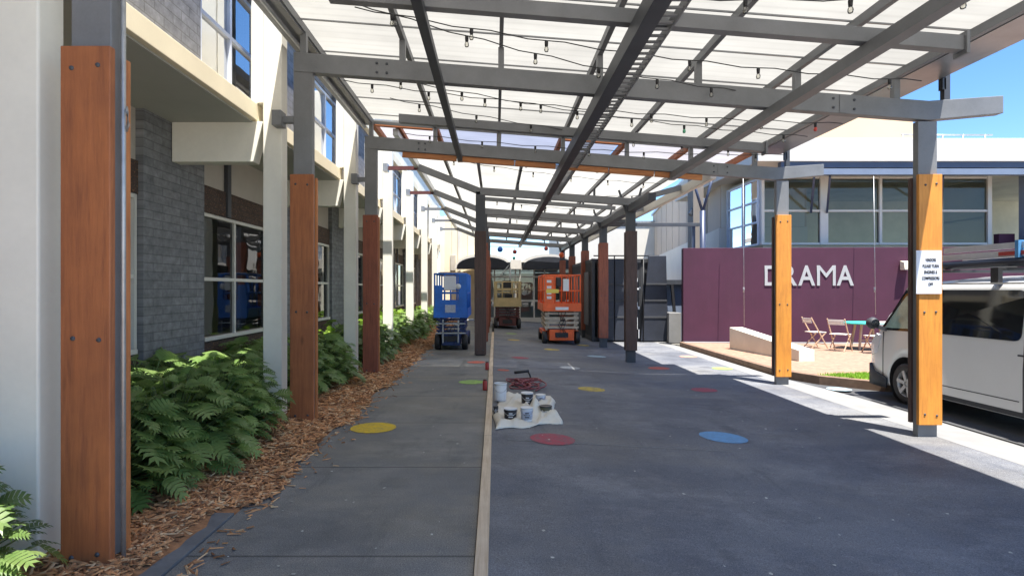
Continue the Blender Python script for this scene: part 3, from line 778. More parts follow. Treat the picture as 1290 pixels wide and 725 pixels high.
for i, (x0, y0, x1, y1, n) in enumerate([(-1.2, 11.7, 3.9, 12.0, 7), (-1.3, 12.2, 3.8, 13.4, 6), (-.3, 14.8, 3.9, 15.2, 6), (-.3, 16.6, 3.2, 16.9, 5), (-.3, 18.7, 3.2, 18.9, 5), (-.3, 20.4, 3.2, 20.3, 5), (-.3, 22.6, 3.2, 22.4, 5)]):
    w = ('first', 'second', 'third', 'fourth', 'fifth', 'sixth', 'seventh')[i]
    festoon((x0, y0, z2(x0) - .16), (x1, y1, z2(x1) - .16), n, f'{w} bulb string from the camera under the far canopy', .08)

# hanging paper lanterns at the far end
b = MB(); b.tube([(-.4, 28.3, H(2.08)), (1.4, 28.3, H(2.02)), (3.2, 28.3, H(2.05))], .01, 5)
tag(rebase(b.build('hanging_wire', M['black']), (1.4, 28.3, H(2.02))), 'dark wire carrying the coloured lanterns at the far end', 'wire')
for px, py, s_, m, lb in [(630, 314, .26, 'lift_blue', 'blue box lantern hanging at the far end of the canopy'), (648.5, 317, .2, 'red', 'red lantern hanging above the beige lift'),
                      (647.5, 325, .14, 'turq', 'small teal lantern hanging below the red one'), (688, 313, .2, 'red', 'red lantern hanging left of the orange lantern'), (707.5, 321, .26, 'lift_orange', 'orange lantern hanging above the orange lift')]:
    Y = 28.2; X = (px - 624) * Y / F; Z = CAM_Z + (364 - py) * Y / F
    r_ = thing('paper_lantern', lb, 'lantern', (X, Y, Z - s_ / 2), 0, 'coloured lanterns hanging at the far end')
    b = MB(); b.lathe([(.01, -s_ / 2), (s_ * .36, -s_ * .42), (s_ * .5, -s_ * .1), (s_ * .5, s_ * .12), (s_ * .34, s_ * .42), (.01, s_ / 2)], (X, Y, Z), 8); b.build('shade', M[m], r_)
    b = MB(); b.tube([(X, Y, Z + s_ / 2), (X, Y, H(2.0) if Z + s_ / 2 < H(1.98) else Z + s_ / 2 + .05)], .006, 5); b.build('cord', M['black'], r_)

# ------------------------------------------------------------------ shrubs
def leaf_mesh(b, base, dirv, nrm, L, W, rnd, droop, lobes=6):
    d = dirv.normalized(); side = d.cross(nrm).normalized(); n = side.cross(d).normalized()
    def mid(t): return base + d * (L * t) - n * 0 + Vector((0, 0, -1)) * (droop * L * t * t)
    ws = []
    for i in range(lobes):
        t0 = .06 + .84 * i / lobes
        t = t0 + .84 / lobes * .5
        w = W * (math.sin(PI * min(1, (t * .86 + .14))) ** .7)
        for sgn in (-1, 1):
            a = mid(t0); c = mid(t0 + .84 / lobes * .92)
            adv = .16 + .10 * t
            tip = mid(min(1.05, t + adv)) + side * sgn * w + n * (.10 * w) - Vector((0, 0, 1)) * (.12 * w)
            p1 = mid(t0 + adv * .5) + side * sgn * w * .72 + n * .08 * w
            p2 = mid(t0 + adv * .5 + .84 / lobes * .86) + side * sgn * w * .72 + n * .08 * w
            b.add([a, c, p2, p1, tip], [(0, 1, 2, 3), (3, 2, 4)])
    a = mid(.88); tip = mid(1.08)
    b.add([a - side * W * .13, a + side * W * .13, tip], [(0, 1, 2)])
    q = mid(0); b.add([q - side * .006, q + side * .006, mid(.9) + side * .006, mid(.9) - side * .006], [(0, 1, 2, 3)])

def shrub_proto(seed, nleaf, rad, ht, mat, label):
    rn = random.Random(seed)
    root = thing('garden_shrub', label, 'shrub', (0, 0, 0), 0, 'lobed leaf shrubs in the bark bed')
    fb = MB(); sb = MB(); yb = MB()
    for i in range(nleaf):
        az = rn.uniform(0, 2 * PI); u = rn.random()
        e = math.asin(min(1, u * .98)); rr = rad * (rn.uniform(.55, 1.0))
        P = Vector((math.cos(az) * math.cos(e) * rr, math.sin(az) * math.cos(e) * rr, .12 + (ht - .12) * math.sin(e) * (rr / rad) ** .4))
        out = Vector((math.cos(az), math.sin(az), 0))
        tilt = rn.uniform(-.5, .25) + .55 * math.sin(e)
        d = (out * math.cos(tilt) + Vector((0, 0, 1)) * math.sin(tilt) + Vector((rn.uniform(-.45, .45), rn.uniform(-.45, .45), 0))).normalized()
        nr = (Vector((0, 0, 1)) * .9 + out * .5 + Vector((rn.uniform(-.3, .3), rn.uniform(-.3, .3), 0))).normalized()
        L = rn.uniform(.11, .22); leaf_mesh(yb if i % 11 == 0 else fb, P, d, nr, L, L * rn.uniform(.46, .58), rn, rn.uniform(.25, .6))
        sb.tube([Vector((P.x * .08, P.y * .08, .0)), Vector((P.x * .45, P.y * .45, P.z * .65)), P], .005, 4)
    fb.build('foliage', mat, root, weld=False); yb.build('young_leaves', M['leaf_mid'] if mat != M['leaf_bright'] else mat, root, weld=False); sb.build('stems', M['stem'], root, weld=False)
    return root
NW = {}
SH = []
rn = random.Random(77)
protoA = [None] * 4
spots = [(-2.78, 2.72, .85, 'A', 'leafy shrub in the near left corner in front of the white column'),
 (-2.95, 4.35, 1.0, 'A', 'large lobed shrub right behind the nearest timber post'), (-2.80, 5.05, 1.0, 'A', 'front shrub of the big clump, spilling over the bark'),
 (-3.45, 4.9, 1.1, 'A', 'shrub at the back of the big clump below the grey pier'), (-3.5, 5.8, 1.12, 'A', 'shrub against the grey pier at the top of the big clump'), (-2.86, 5.75, 1.0, 'A', 'middle front shrub of the big clump before the second white column'),
 (-3.0, 6.45, 1.05, 'A', 'shrub beside the second white column at the far end of the big clump'), (-3.6, 6.8, 1.1, 'A', 'shrub behind the second white column below the window'),
 (-3.4, 4.0, 1.0, 'A', 'shrub between the nearest timber post and the wall'),
 (-3.1, 7.75, 1.0, 'A', 'first shrub beyond the second timber post'), (-2.95, 8.5, 1.0, 'A', 'second shrub beyond the second timber post, front row'), (-3.55, 8.6, 1.1, 'A', 'shrub under the two pane window beyond the second post'),
 (-2.85, 9.35, 1.0, 'A', 'third shrub beyond the second timber post, front row'), (-3.4, 9.7, 1.1, 'B', 'bright green shrub behind the third white column'), (-3.05, 10.2, 1.0, 'A', 'dark shrub just before the third white column'),
 (-3.45, 11.4, 1.05, 'B', 'bright green shrub just past the third white column'), (-2.95, 11.9, 1.0, 'A', 'dark shrub beyond the third timber post'), (-2.85, 12.9, 1.0, 'A', 'dark front shrub halfway to the fourth white column'),
 (-3.35, 13.4, 1.15, 'B', 'bright shrub halfway to the fourth white column'), (-2.95, 14.0, 1.0, 'A', 'dark shrub just before the fourth white column'), (-3.0, 15.5, 1.0, 'A', 'dark shrub just past the fourth white column'),
 (-3.4, 16.0, 1.2, 'B', 'bright shrub past the fourth white column'), (-2.9, 16.8, 1.05, 'A', 'dark front shrub before the fifth white column'), (-3.3, 17.6, 1.25, 'B', 'bright shrub before the fifth white column'),
 (-2.9, 19.4, 1.05, 'A', 'dark shrub past the fifth white column'), (-3.3, 19.9, 1.25, 'B', 'bright shrub past the fifth white column'), (-2.9, 21.2, 1.05, 'A', 'dark shrub before the sixth white column'),
 (-3.1, 23.3, 1.2, 'B', 'bright shrub past the sixth white column'), (-2.95, 25.0, 1.1, 'A', 'furthest dark shrub along the building'), (-2.55, 18.2, .8, 'A', 'small dark shrub at the foot of the fifth white column')]
pro = {}
for i, (x, y, s_, kind, lb) in enumerate(spots):
    key = (kind, i % 4 if kind == 'A' else i % 2)
    if key not in pro:
        pro[key] = shrub_proto(100 + len(pro), 250 if kind == 'A' else 70, .62, .80, M['leaf'] if kind == 'A' else M['leaf_bright'], lb)
        o = pro[key]; o['label'] = lb; o.location = (x, y, .03); o.scale = (s_,) * 3; o.rotation_euler = (0, 0, rn.uniform(0, 6.28))
    else:
        instance(pro[key], (x, y, .03), rn.uniform(0, 6.28), lb, s_)

# ------------------------------------------------------------------ scissor lifts
def lift(name, label, x, y, z, w, zdeck, zrail, body, dark, arm, style):
    root = thing(name, label, 'scissor lift', (x, y, z), 0)
    L = 2.0; hw = w / 2; cz = z
    X0, X1 = x - hw, x + hw
    # chassis
    b = MB(); b.box(X0 + .2, X1 - .2, y + .02, y + L, cz + .12, cz + .46); b.box(X0 + .02, X1 - .02, y + .32, y + L - .32, cz + .28, cz + .42)
    ch = b.build('chassis', body if style == 'orange' else dark, root, bevel=.02)
    b = MB(); b.box(x - .2, x + .2, y - .005, y + .03, cz + .22, cz + .37); b.build('access_panel', M['black'], ch, bevel=.01)
    b = MB()
    for k in range(2): b.tube([(x - .12 + .24 * k, y - .02, cz + .2), (x - .12 + .24 * k, y - .04, cz + .23), (x - .12 + .24 * k, y - .02, cz + .26)], .012)
    b.build('tie_down', dark, ch)
    for sx in (-1, 1):
        for yy in (y + .26, y + L - .26):
            wx = x + sx * (hw - .08)
            b = MB(); b.lathe([(.10, -.075), (.185, -.075), (.2, -.05), (.2, .05), (.185, .075), (.10, .075)], (wx, yy, cz + .2), 20, axis='x'); wl = b.build('wheel', M['black'], root)
            b = MB(); b.lathe([(0, sx * .05), (.08, sx * .06), (.105, sx * .07), (.105, -sx * .07), (0, -sx * .05)], (wx, yy, cz + .2), 16, axis='x'); b.build('hub', arm, wl)
    # scissor pack, folded flat
    z0, z1 = cz + .46, zdeck - .10
    nlev = 4
    for k in range(nlev):
        za, zb = z0 + (z1 - z0) * k / nlev, z0 + (z1 - z0) * (k + 1) / nlev
        b = MB()
        for sx in (-1, 1):
            xx = x + sx * (hw - .12)
            b.bar((xx, y + .05, za + .02), (xx, y + L - .05, zb - .01), .05, (zb - za) * .55); b.bar((xx - sx * .06, y + .05, zb - .01), (xx - sx * .06, y + L - .05, za + .02), .05, (zb - za) * .55)
        b.bar((X0 + .06, y + .06, (za + zb) / 2), (X1 - .06, y + .06, (za + zb) / 2), .07, (zb - za) * .5)
        b.build('scissor_arm', arm if k % 2 == 0 or style == 'orange' else dark, root)
    b = MB()
    for k, dx in enumerate((-.06, .02, .09)):
        b.tube([(x + dx + .05 * math.sin(t * 2.2 + k), y + .0 - .03 * math.sin(t * 3.1), z0 - .1 + (z1 - z0 + .16) * t / 6) for t in range(7)], .011, 6)
    b.build('hydraulic_hose', M['black'], root)
    # deck and toe boards
    b = MB(); b.box(X0, X1, y - .05, y + L + .05, zdeck - .09, zdeck); b.box(X0, X1, y - .07, y - .052, zdeck - .10, zdeck + .15); b.box(X0, X1, y + L + .052, y + L + .07, zdeck - .1, zdeck + .15)
    b.box(X0 - .012, X0 - .002, y - .05, y + L + .05, zdeck - .095, zdeck + .15); b.box(X1 + .002, X1 + .012, y - .05, y + L + .05, zdeck - .095, zdeck + .15)
    b.build('platform', body, root, bevel=.006)
    # guard rail
    b = MB(); r_ = .021
    loop = lambda zz: [(X0 + .02, y - .03, zz), (X1 - .02, y - .03, zz), (X1 - .02, y + L + .03, zz), (X0 + .02, y + L + .03, zz), (X0 + .02, y - .03, zz)]
    for zz in (zrail, zdeck + (zrail - zdeck) * .52):
        lp = loop(zz)
        for p, q in zip(lp[:-1], lp[1:]): b.tube([p, q], r_, 8)
    for xx in (X0 + .02, x - hw * .36, x + hw * .38, x + hw * .68, X1 - .02):
        for yy in (y - .03, y + L + .03): b.tube([(xx, yy, zdeck), (xx, yy, zrail)], r_, 8)
    for yy in (y + L * .33, y + L * .66):
        for xx in (X0 + .02, X1 - .02): b.tube([(xx, yy, zdeck), (xx, yy, zrail)], r_, 8)
    b.build('guard_rail', body, root)
    if style == 'orange':
        b = MB(); b.box(x - hw * .30, x + .0 - .02, y - .10, y - .055, zdeck + .66, zrail - .10); b.build('control_box', M['black'], root, bevel=.02)
        b = MB(); b.box(x + .03, x + hw * .36, y - .09, y - .055, zdeck + .52, zrail - .12); b.build('document_box', M['bucket_w'], root, bevel=.008)
        b = MB(); b.box(X0 + .05, x - hw * .40, y - .058, y - .04, zdeck + .15, zrail - .06); pn = b.build('gate_panel', body, root, bevel=.01)
        b = MB()
        for zz, s_ in ((.28, .05), (.42, .06), (.60, .05), (.78, .05)): b.box(X0 + .12, X0 + .26, y - .062, y - .0595, zdeck + zz, zdeck + zz + s_ * 1.6)
        b.build('warning_decals', M['bucket_w'], pn)
        b = MB(); b.box(x - .2, x + .2, y - .078, y - .072, zdeck - .06, zdeck + .03); b.build('nameplate', M['bucket_w'], root)
        b = MB(); b.box(X0 + .10, x - .1, y - .064, y - .0595, zdeck + .46, zdeck + .58); b.build('hazard_decal', M['bulb_yellow'], pn)
    if style == 'blue':
        b = MB()   # solid mesh-backed end panel with an opening
        b.box(X0 + .02, X1 - .02, y - .06, y - .035, zdeck, zdeck + .36); b.box(X0 + .02, X0 + .22, y - .06, y - .035, zdeck + .36, zrail - .3)
        b.box(X1 - .24, X1 - .02, y - .06, y - .035, zdeck + .36, zrail); b.box(X0 + .22, X1 - .24, y - .06, y - .035, zdeck + .62, zdeck + .70)
        b.build('end_panel', body, root, bevel=.01)
        b = MB(); b.box(x - .14, x + .13, y - .085, y - .062, zdeck + .04, zdeck + .24); b.build('notice_plate', M['bucket_g'], root)
        b = MB(); b.box(x - .17, x + .14, y - .09, y - .04, zrail - .42, zrail - .06); b.build('document_box', M['paper'], root, bevel=.01)
        b = MB(); b.lathe([(0, -.02), (.07, -.015), (.075, 0), (0, .0)], (x + .2, y - .07, zdeck + .72), 16, axis='y'); b.build('reflector', M['bucket_w'], root)
        b = MB(); b.box(X0 + .1, X1 - .12, y + .1, y + 1.2, zrail - .02, zrail + .05); b.build('load', M['chair_wood'], root, label='brown boards lying across the guard rail')
        b = MB(); b.bar((X0 + .05, y - .03, cz + .7), (X1 - .05, y - .03, cz + .7), .03, .03); b.bar((X0 + .05, y - .03, cz + .45), (X1 - .05, y - .03, cz + .45), .03, .03)
        for xx in (x - .2, x + .2): b.bar((xx, y - .03, cz + .2), (xx, y - .03, cz + .8), .03, .03)
        b.build('step_ladder', M['galv'], root)
    if style == 'beige':
        b = MB(); b.box(x - .2, x + .16, y + .3, y + .6, zdeck + .62, zdeck + .98); b.box(x - .12, x + .25, y + .2, y + .5, zdeck + .1, zdeck + .42); b.build('tool_boxes', M['black'], root, bevel=.02)
        b = MB(); b.box(x + .28, x + .33, y + .1, y + .13, zdeck + .1, zdeck + .5); b.build('white_panel', M['bucket_w'], root)
        b = MB(); b.box(X0 + .03, X1 - .03, y - .06, y - .04, zdeck + .12, zdeck + .26); b.box(X0 + .03, X0 + .14, y - .06, y - .04, zdeck + .26, zrail); b.box(X1 - .12, X1 - .03, y - .06, y - .04, zdeck + .26, zrail); b.box(X0 + .14, X1 - .12, y - .06, y - .04, zdeck + .56, zdeck + .66); b.build('end_panel', body, root, bevel=.01)
        b = MB(); b.tube([(x + .12, y + .6, zdeck + .3), (x + .12, y + .6, zrail + .62)], .03); b.bar((x - .3, y + .5, zrail + .25), (x + .1, y + .5, zrail + .75), .07, .04); b.build('light_stand', M['galv'], root)
    return root
lift('scissor_lift', 'blue scissor lift on the footpath beside the garden bed', -1.17, 15.3, 0, .88, .95, 2.0, M['lift_blue'], M['lift_blue_dk'], M['lift_blue_dk'], 'blue')
lift('scissor_lift', 'orange scissor lift parked on the drive by the black container', 2.05, 18.0, gz(2.05), 1.17, 1.02, 2.03, M['lift_orange'], M['steel_dark'], M['lift_arm'], 'orange')
lift('scissor_lift', 'beige and maroon scissor lift furthest back in front of the glass doors', .5, 23.9, gz(.5), 1.12, .98, 1.9, M['lift_beige'], M['lift_maroon'], M['lift_maroon'], 'beige')

# ------------------------------------------------------------------ end building with arched awnings
end = thing('pavilion_building', 'low white glazed building with two black arched awnings at the far end', 'building', (1.5, 30.6, 0))
b = MB(); b.box(-1.12, 7.5, 30.6, 36, 2.62, 3.0); b.box(-1.12, 7.5, 30.55, 30.6, -.2, .12); b.box(7.0, 7.5, 30.6, 36, -.2, 2.62); b.build('wall', M['white_wall'], end)
b = MB(); b.box(-1.12, 7.0, 35.8, 36, -.2, 2.6); b.box(-1.1, 7, 30.7, 36, -.2, -.1); b.build('inner_wall', M['interior'], end)
b = MB()
xs = [-1.1, -.35, -.08, 1.02, 1.25, 2.0, 2.55, 3.4, 4.4, 5.4, 6.4, 6.95]
for x in xs: b.box(x, x + .07, 30.58, 30.66, .12, 2.62)
for x0, x1 in zip(xs[:-1], xs[1:]):
    for zz in (.95, 2.2): b.box(x0 + .07, x1, 30.59, 30.65, zz, zz + .09)
w = b.build('window', M['white_wall'], end)
b = MB(); b.add([(-1.1, 30.62, .12), (7, 30.62, .12), (7, 30.62, 2.62), (-1.1, 30.62, 2.62)], [(0, 1, 2, 3)]); b.build('pane', M['glass_low'], w)
for cx in (-.62, 2.75):
    b = MB(); n = 14; hw = 1.36
    arc = [(cx + hw * math.cos(PI * k / n), 2.64 + .62 * math.sin(PI * k / n) ** .8) for k in range(n + 1)]
    b.prism(arc, 'y', 29.7, 30.55); b.build('arched_awning', M['tarp'], end, bevel=.02)
    b = MB(); arc2 = [(cx + (hw + .16) * math.cos(PI * k / n), 2.66 + .78 * math.sin(PI * k / n) ** .8) for k in range(n + 1)]
    b.prism(arc2, 'y', 30.6, 31.0); b.build('arched_parapet', M['white_wall'], end)
b = MB(); b.box(.78, 1.36, 30.35, 30.59, 2.64, 3.15); b.build('sign_box', M['white_wall'], end, bevel=.01)
# far pale buildings
fb_ = thing('far_building', 'far white rendered building beyond the container', 'building', (8, 42, 0))
b = MB(); b.box(4.6, 12, 42, 50, -.2, 6.3); b.build('wall', M['white_wall'], fb_)
b = MB(); b.box(4.5, 12.1, 41.9, 50.1, 6.3, 6.5); b.build('roof', M['galv'], fb_)
b = MB(); b.box(5.9, 6.9, 41.95, 42, 1.2, 2.6); b.build('window', M['glass_low'], fb_)
fb_ = thing('far_building', 'small far peach coloured building seen beside the arched awning', 'building', (6, 60, 0))
b = MB(); b.box(7.5, 9.2, 62, 66, -.2, 5.8); b.build('wall', M['peach'], fb_)
b = MB(); b.box(7.4, 9.3, 61.9, 66.1, 5.8, 6.0); b.build('roof', M['white_wall'], fb_)

# ------------------------------------------------------------------ black container
con = thing('storage_container', 'black storage container with pale marks between its dark end doors', 'container', (4.5, 19.7, -.17))
cx0, cx1, cy0, cy1, zt, zb = 3.27, 5.72, 19.7, 26.0, 2.62, -.16
b = MB()
def corr(axis, a0, a1, fixed, depth, z0, z1, step=.26):
    pts = []; t = a0
    while t < a1 - 1e-6:
        for dt, o in ((0, 0), (.10, 0), (.14, depth), (.22, depth)):
            if t + dt <= a1: pts.append((t + dt, fixed + o))
        t += step
    pts.append((a1, fixed))
    vs = []
    for p, o in pts:
        q = (o, p) if axis == 'y' else (p, o)
        vs += [(q[0], q[1], z0), (q[0], q[1], z1)]
    b.add(vs, [(2 * i, 2 * i + 2, 2 * i + 3, 2 * i + 1) for i in range(len(pts) - 1)])
corr('y', cy0 + .1, cy1, cx0, .035, zb + .15, zt - .1); corr('y', cy0 + .1, cy1, cx1, -.035, zb + .15, zt - .1); corr('x', cx0, cx1, cy1, -.03, zb + .15, zt - .1)
b.build('side_wall', M['container'], con)
b = MB(); b.box(cx0, cx1, cy0, cy1, zt - .1, zt); b.build('roof', M['container'], con)
b = MB(); b.box(cx0, cx1, cy0, cy1, zb, zb + .15); b.build('floor', M['container'], con)
b = MB()
for x in (cx0 - .02, cx1 - .1): b.box(x, x + .12, cy0 - .02, cy0 + .1, zb, zt + .01)
b.box(cx0 + .1, cx1 - .1, cy0 - .02, cy0 + .08, zt - .16, zt + .005); b.build('end_frame', M['container'], con, bevel=.01)
b = MB(); b.box(cx0 - .05, cx0 - .012, 20.2, 24.6, .35, 2.2); b.build('side_panel', M['container_grey'], con)
b = MB(); corr('x', 3.42, 5.7, cy0 - .02, .028, zb + .02, zt - .02, .30); b.build('front_wall', M['container'], con)
def leaf_door(poly, y, name='door'):
    b = MB(); b.prism(poly, 'y', y - .05, y); d_ = b.build(name, M['tarp'], con, bevel=.02)
    xa = [p[0] for p in poly]
    for zz in (.62, 1.18, 1.72):
        t = (zz - poly[0][1]) / (poly[2][1] - poly[0][1])
        x0_ = poly[0][0] + (poly[3][0] - poly[0][0]) * t; x1_ = poly[1][0] + (poly[2][0] - poly[1][0]) * t
        b = MB(); b.box(x0_ + .01, x1_ - .01, y - .072, y - .052, zz, zz + .07); b.build('door_rib', M['container'], d_, bevel=.01)
    return d_
leaf_door([(3.44, zb + .04), (3.98, zb + .04), (3.98, zt - .03), (3.44, zt - .03)], cy0 - .10)
leaf_door([(4.0, zb + .04), (4.40, zb + .04), (4.52, zt - .03), (4.0, zt - .03)], cy0 - .10)
leaf_door([(4.86, zb + .02), (5.78, zb + .02), (5.72, zt + .10), (5.12, zt + .10)], cy0 - .14)
b = MB()
for x_, z_, w_, h_ in ((4.74, 1.58, .09, .06), (4.84, 1.62, .05, .05), (4.72, 1.0, .07, .16), (4.80, .92, .06, .10), (4.74, .25, .05, .4), (4.82, -.05, .04, .3), (4.72, 1.85, .07, .12)):
    b.box(x_, x_ + w_, cy0 - .062, cy0 - .05, z_, z_ + h_)
b.build('pale_marking', M['bucket_w'], con)
for x_ in (4.62, 4.95):
    b = MB(); b.tube([(x_, cy0 - .20, zb), (x_, cy0 - .20, zt - .02)], .022, 8); b.build('lock_rod', M['black'], con)
b = MB(); b.tube([(3.3, cy0 - .1, zt + .1), (5.5, cy0 - .1, zt + .1)], .02); b.tube([(4.0, cy0 - .1, zt + .1), (4.0, cy0 - .1, zt)], .02); b.tube([(5.4, cy0 - .1, zt + .1), (5.4, cy0 - .1, zt)], .02); b.build('pipe_frame', M['black'], con)

# small shed between container and plum wall
sh = thing('utility_shed', 'small pale blue shed with dark lintel between the black container and the plum wall', 'shed', (6.0, 20.2, -.17))
b = MB(); b.box(5.8, 7.6, 20.4, 22, -.2, 1.75); b.build('wall', M['bluegrey'], sh)
b = MB(); b.box(5.7, 7.7, 20.2, 22.1, 1.76, 1.92); b.build('roof', M['steel_dark'], sh)
b = MB(); b.bar((6.2, 20.15, .6), (6.1, 20.15, 1.75), .09, .09); b.build('brace_post', M['black'], sh)
b = MB(); b.box(5.74, 6.15, 19.3, 20.1, -.19, .82)
tag(rebase(b.build('block_wall', M['concrete_pale'], bevel=.015), (5.95, 19.7, -.19)), 'short pale concrete wall stub left of the plum wall', 'wall')

# ------------------------------------------------------------------ plum wall
pw = thing('feature_wall', 'plum coloured rendered wall with grey DRAMA lettering', 'wall', (10, 18.2, -.17))
b = MB(); b.add([(5.86, 18.2, -.2), (20, 17.35, -.2), (20, 17.65, -.2), (5.9, 18.5, -.2), (5.86, 18.2, 2.88), (20, 17.35, 2.88), (20, 17.65, 2.88), (5.9, 18.5, 2.88)],
                [(0, 3, 2, 1), (4, 5, 6, 7), (0, 1, 5, 4), (1, 2, 6, 5), (2, 3, 7, 6), (3, 0, 4, 7)]); b.build('wall', M['purple'], pw, bevel=.01)
b = MB(); b.add([(5.84, 17.9, -.2), (20, 17.05, -.2), (20, 17.33, -.2), (5.84, 18.18, -.2), (5.84, 17.9, -.03), (20, 17.05, -.03), (20, 17.33, -.03), (5.84, 18.18, -.03)],
                [(4, 5, 6, 7), (0, 1, 5, 4), (3, 0, 4, 7)]); b.build('footing', M['concrete_pale'], pw)
def text_mesh(txt, size, extrude, embolden=0, spacing=1):
    cu = bpy.data.curves.new('txt', 'FONT'); cu.body = txt; cu.size = size; cu.extrude = extrude; cu.offset = embolden
    cu.align_x = 'LEFT'; cu.space_character = spacing
    o = bpy.data.objects.new('txt', cu); COL.objects.link(o)
    dg = bpy.context.evaluated_depsgraph_get(); me = bpy.data.meshes.new_from_object(o.evaluated_get(dg))
    bpy.data.objects.remove(o); bpy.data.curves.remove(cu)
    return me
def place_text(me, mat, parent, origin, ang, name, sx=1, sz=1):
    # text plane XY -> world X,Z ; facing -Y
    ca, sa = math.cos(ang), math.sin(ang)
    xf = Matrix(((ca * sx, 0, sa, origin[0]), (sa * sx, 0, -ca, origin[1]), (0, sz, 0, origin[2]), (0, 0, 0, 1)))
    # columns: text x, text y, text z
    xf = Matrix(((ca * sx, 0, sa, origin[0]), (sa * sx, 0, -ca, origin[1]), (0, sz, 0, origin[2]), (0, 0, 0, 1)))
    me.transform(xf)
    if parent is not None: me.transform(WORLD[parent.name].inverted())
    me.materials.clear(); me.materials.append(mat)
    o = bpy.data.objects.new(name, me); COL.objects.link(o)
    if parent is not None: o.parent = parent
    WORLD[o.name] = Matrix.Identity(4)
    return o
slope = math.atan2(-.85, 14.14)
def wall_y(x): return 18.2 + (x - 5.86) * (-.85 / 14.14)
# letters: measured left edges in the photograph
for ch, xl, xr in (('D', 965, 984), ('R', 987, 1006), ('A', 1006, 1028), ('M', 1029, 1053), ('A', 1053, 1075)):
    Y = 17.95; x0 = (xl - 624) * Y / F; x1 = (xr - 624) * Y / F
    me = text_mesh(ch, 1, .008, 0 if ch == 'M' else .016)
    vx = [v.co.x for v in me.vertices]; vy = [v.co.y for v in me.vertices]
    sx = (x1 - x0 - .03) / (max(vx) - min(vx)); sz = .62 / (max(vy) - min(vy))
    me.transform(Matrix.Translation((-min(vx), -min(vy), 0)))
    me.transform(Matrix.Diagonal((sx, sz, 1, 1)))
    place_text(me, M['letter'], pw, (x0, wall_y(x0) - .015, CAM_Z + (364 - 359.5) * Y / F), slope, 'letter')
# wall light
wl = thing('wall_light', 'small cream wall light at the top of the plum wall', 'wall light', (12.6, wall_y(12.6), 2.3))
b = MB(); X = (1141 - 624) * 17.7 / F; yw = wall_y(X)
b.prism([(yw - .02, 2.2), (yw - .24, 2.2), (yw - .2, 2.42), (yw - .02, 2.46)], 'x', X - .12, X + .12); b.build('lamp_housing', M['cream'], wl, bevel=.01)
b = MB(); b.box(X - .1, X + .1, yw - .22, yw - .03, 2.18, 2.198); b.build('lens', M['lamp'], wl)

# ------------------------------------------------------------------ drama hall
dh = thing('glazed_hall', 'glazed upper storey of the hall behind the plum wall with white fascia', 'building', (12, 19, 0))
GZ = 18.75; zb0, zt0 = CAM_Z + 1.42, CAM_Z + 3.62
gx = lambda px: (px - 624) * GZ / F
b = MB()
cols = [(960, .10), (1037, .26), (1108, .09), (1176, .09), (1245, .13)]
for px, w_ in cols: b.box(gx(px) - w_ / 2, gx(px) + w_ / 2, GZ - .07, GZ + .07, zb0, zt0)
edges = sorted([(gx(px) - w_ / 2, gx(px) + w_ / 2) for px, w_ in cols])
rows = [zb0, CAM_Z + (364 - 267) * GZ / F, zt0 - .08]
for (a0, a1), (c0, c1) in zip(edges[:-1], edges[1:]):
    for zz in rows: b.box(a1, c0, GZ - .05, GZ + .05, zz, zz + .07)
w = b.build('window', M['white_wall'], dh, bevel=.006)
b = MB(); b.add([(gx(960), GZ, zb0), (gx(1245), GZ, zb0), (gx(1245), GZ, zt0), (gx(960), GZ, zt0)], [(0, 1, 2, 3)]); b.build('pane', M['glass_drama'], w)
# left side glazing
xs_ = gx(960) - .03
b = MB()
for yy in (GZ + .1, GZ + 1.3, GZ + 2.6): b.box(xs_ - .05, xs_ + .05, yy, yy + .08, zb0, zt0)
for zz in (zb0, zb0 + .72, rows[1] + .35, zt0 - .08):
    for y0_, y1_ in ((GZ + .18, GZ + 1.3), (GZ + 1.38, GZ + 2.6)): b.box(xs_ - .04, xs_ + .04, y0_, y1_, zz, zz + .06)
w = b.build('window', M['frame_blue'], dh)
b = MB(); b.add([(xs_, GZ + .1, zb0), (xs_, GZ + 2.6, zb0), (xs_, GZ + 2.6, zt0), (xs_, GZ + .1, zt0)], [(0, 1, 2, 3)]); b.build('pane', M['glass_up'], w)
b = MB(); b.box(gx(1245) + .1, gx(1245) + .16, GZ + .1, GZ + 2, zb0, zt0); b.box(gx(1245) + .1, gx(1245) + .16, GZ + .1, GZ + 2, zb0 + .9, zb0 + .96); w = b.build('window', M['white_wall'], dh)
b = MB(); b.box(gx(1255), gx(1275), GZ - .1, GZ + .1, zb0 - .2, zb0 + .35); b.build('sill_block', M['purple'], dh)
b = MB(); b.box(gx(1276), gx(1300), GZ - .5, GZ - .2, zb0 - .4, zt0 + .1); b.build('corner_post', M['bluegrey'], dh, bevel=.01)
# rooms behind glass
b = MB(); b.box(xs_ + .1, 22, GZ + 5.5, GZ + 5.7, zb0, zt0 + .1); b.box(xs_ + .1, 22, GZ + .1, GZ + 5.5, zb0 - .15, zb0 - .02); b.box(xs_ + .1, 22, GZ + .1, GZ + 5.5, zt0 + .02, zt0 + .1)
b.build('inner_wall', M['interior'], dh)
b = MB(); b.box(xs_, 22, GZ + .02, GZ + 7, -.2, zb0 - .16); b.build('lower_wall', M['white_wall'], dh)
b = MB(); b.box(gx(905), gx(920), GZ + 2.4, GZ + 3.0, -.2, zt0 + .8); b.build('pillar', M['pillar'], dh, bevel=.01)
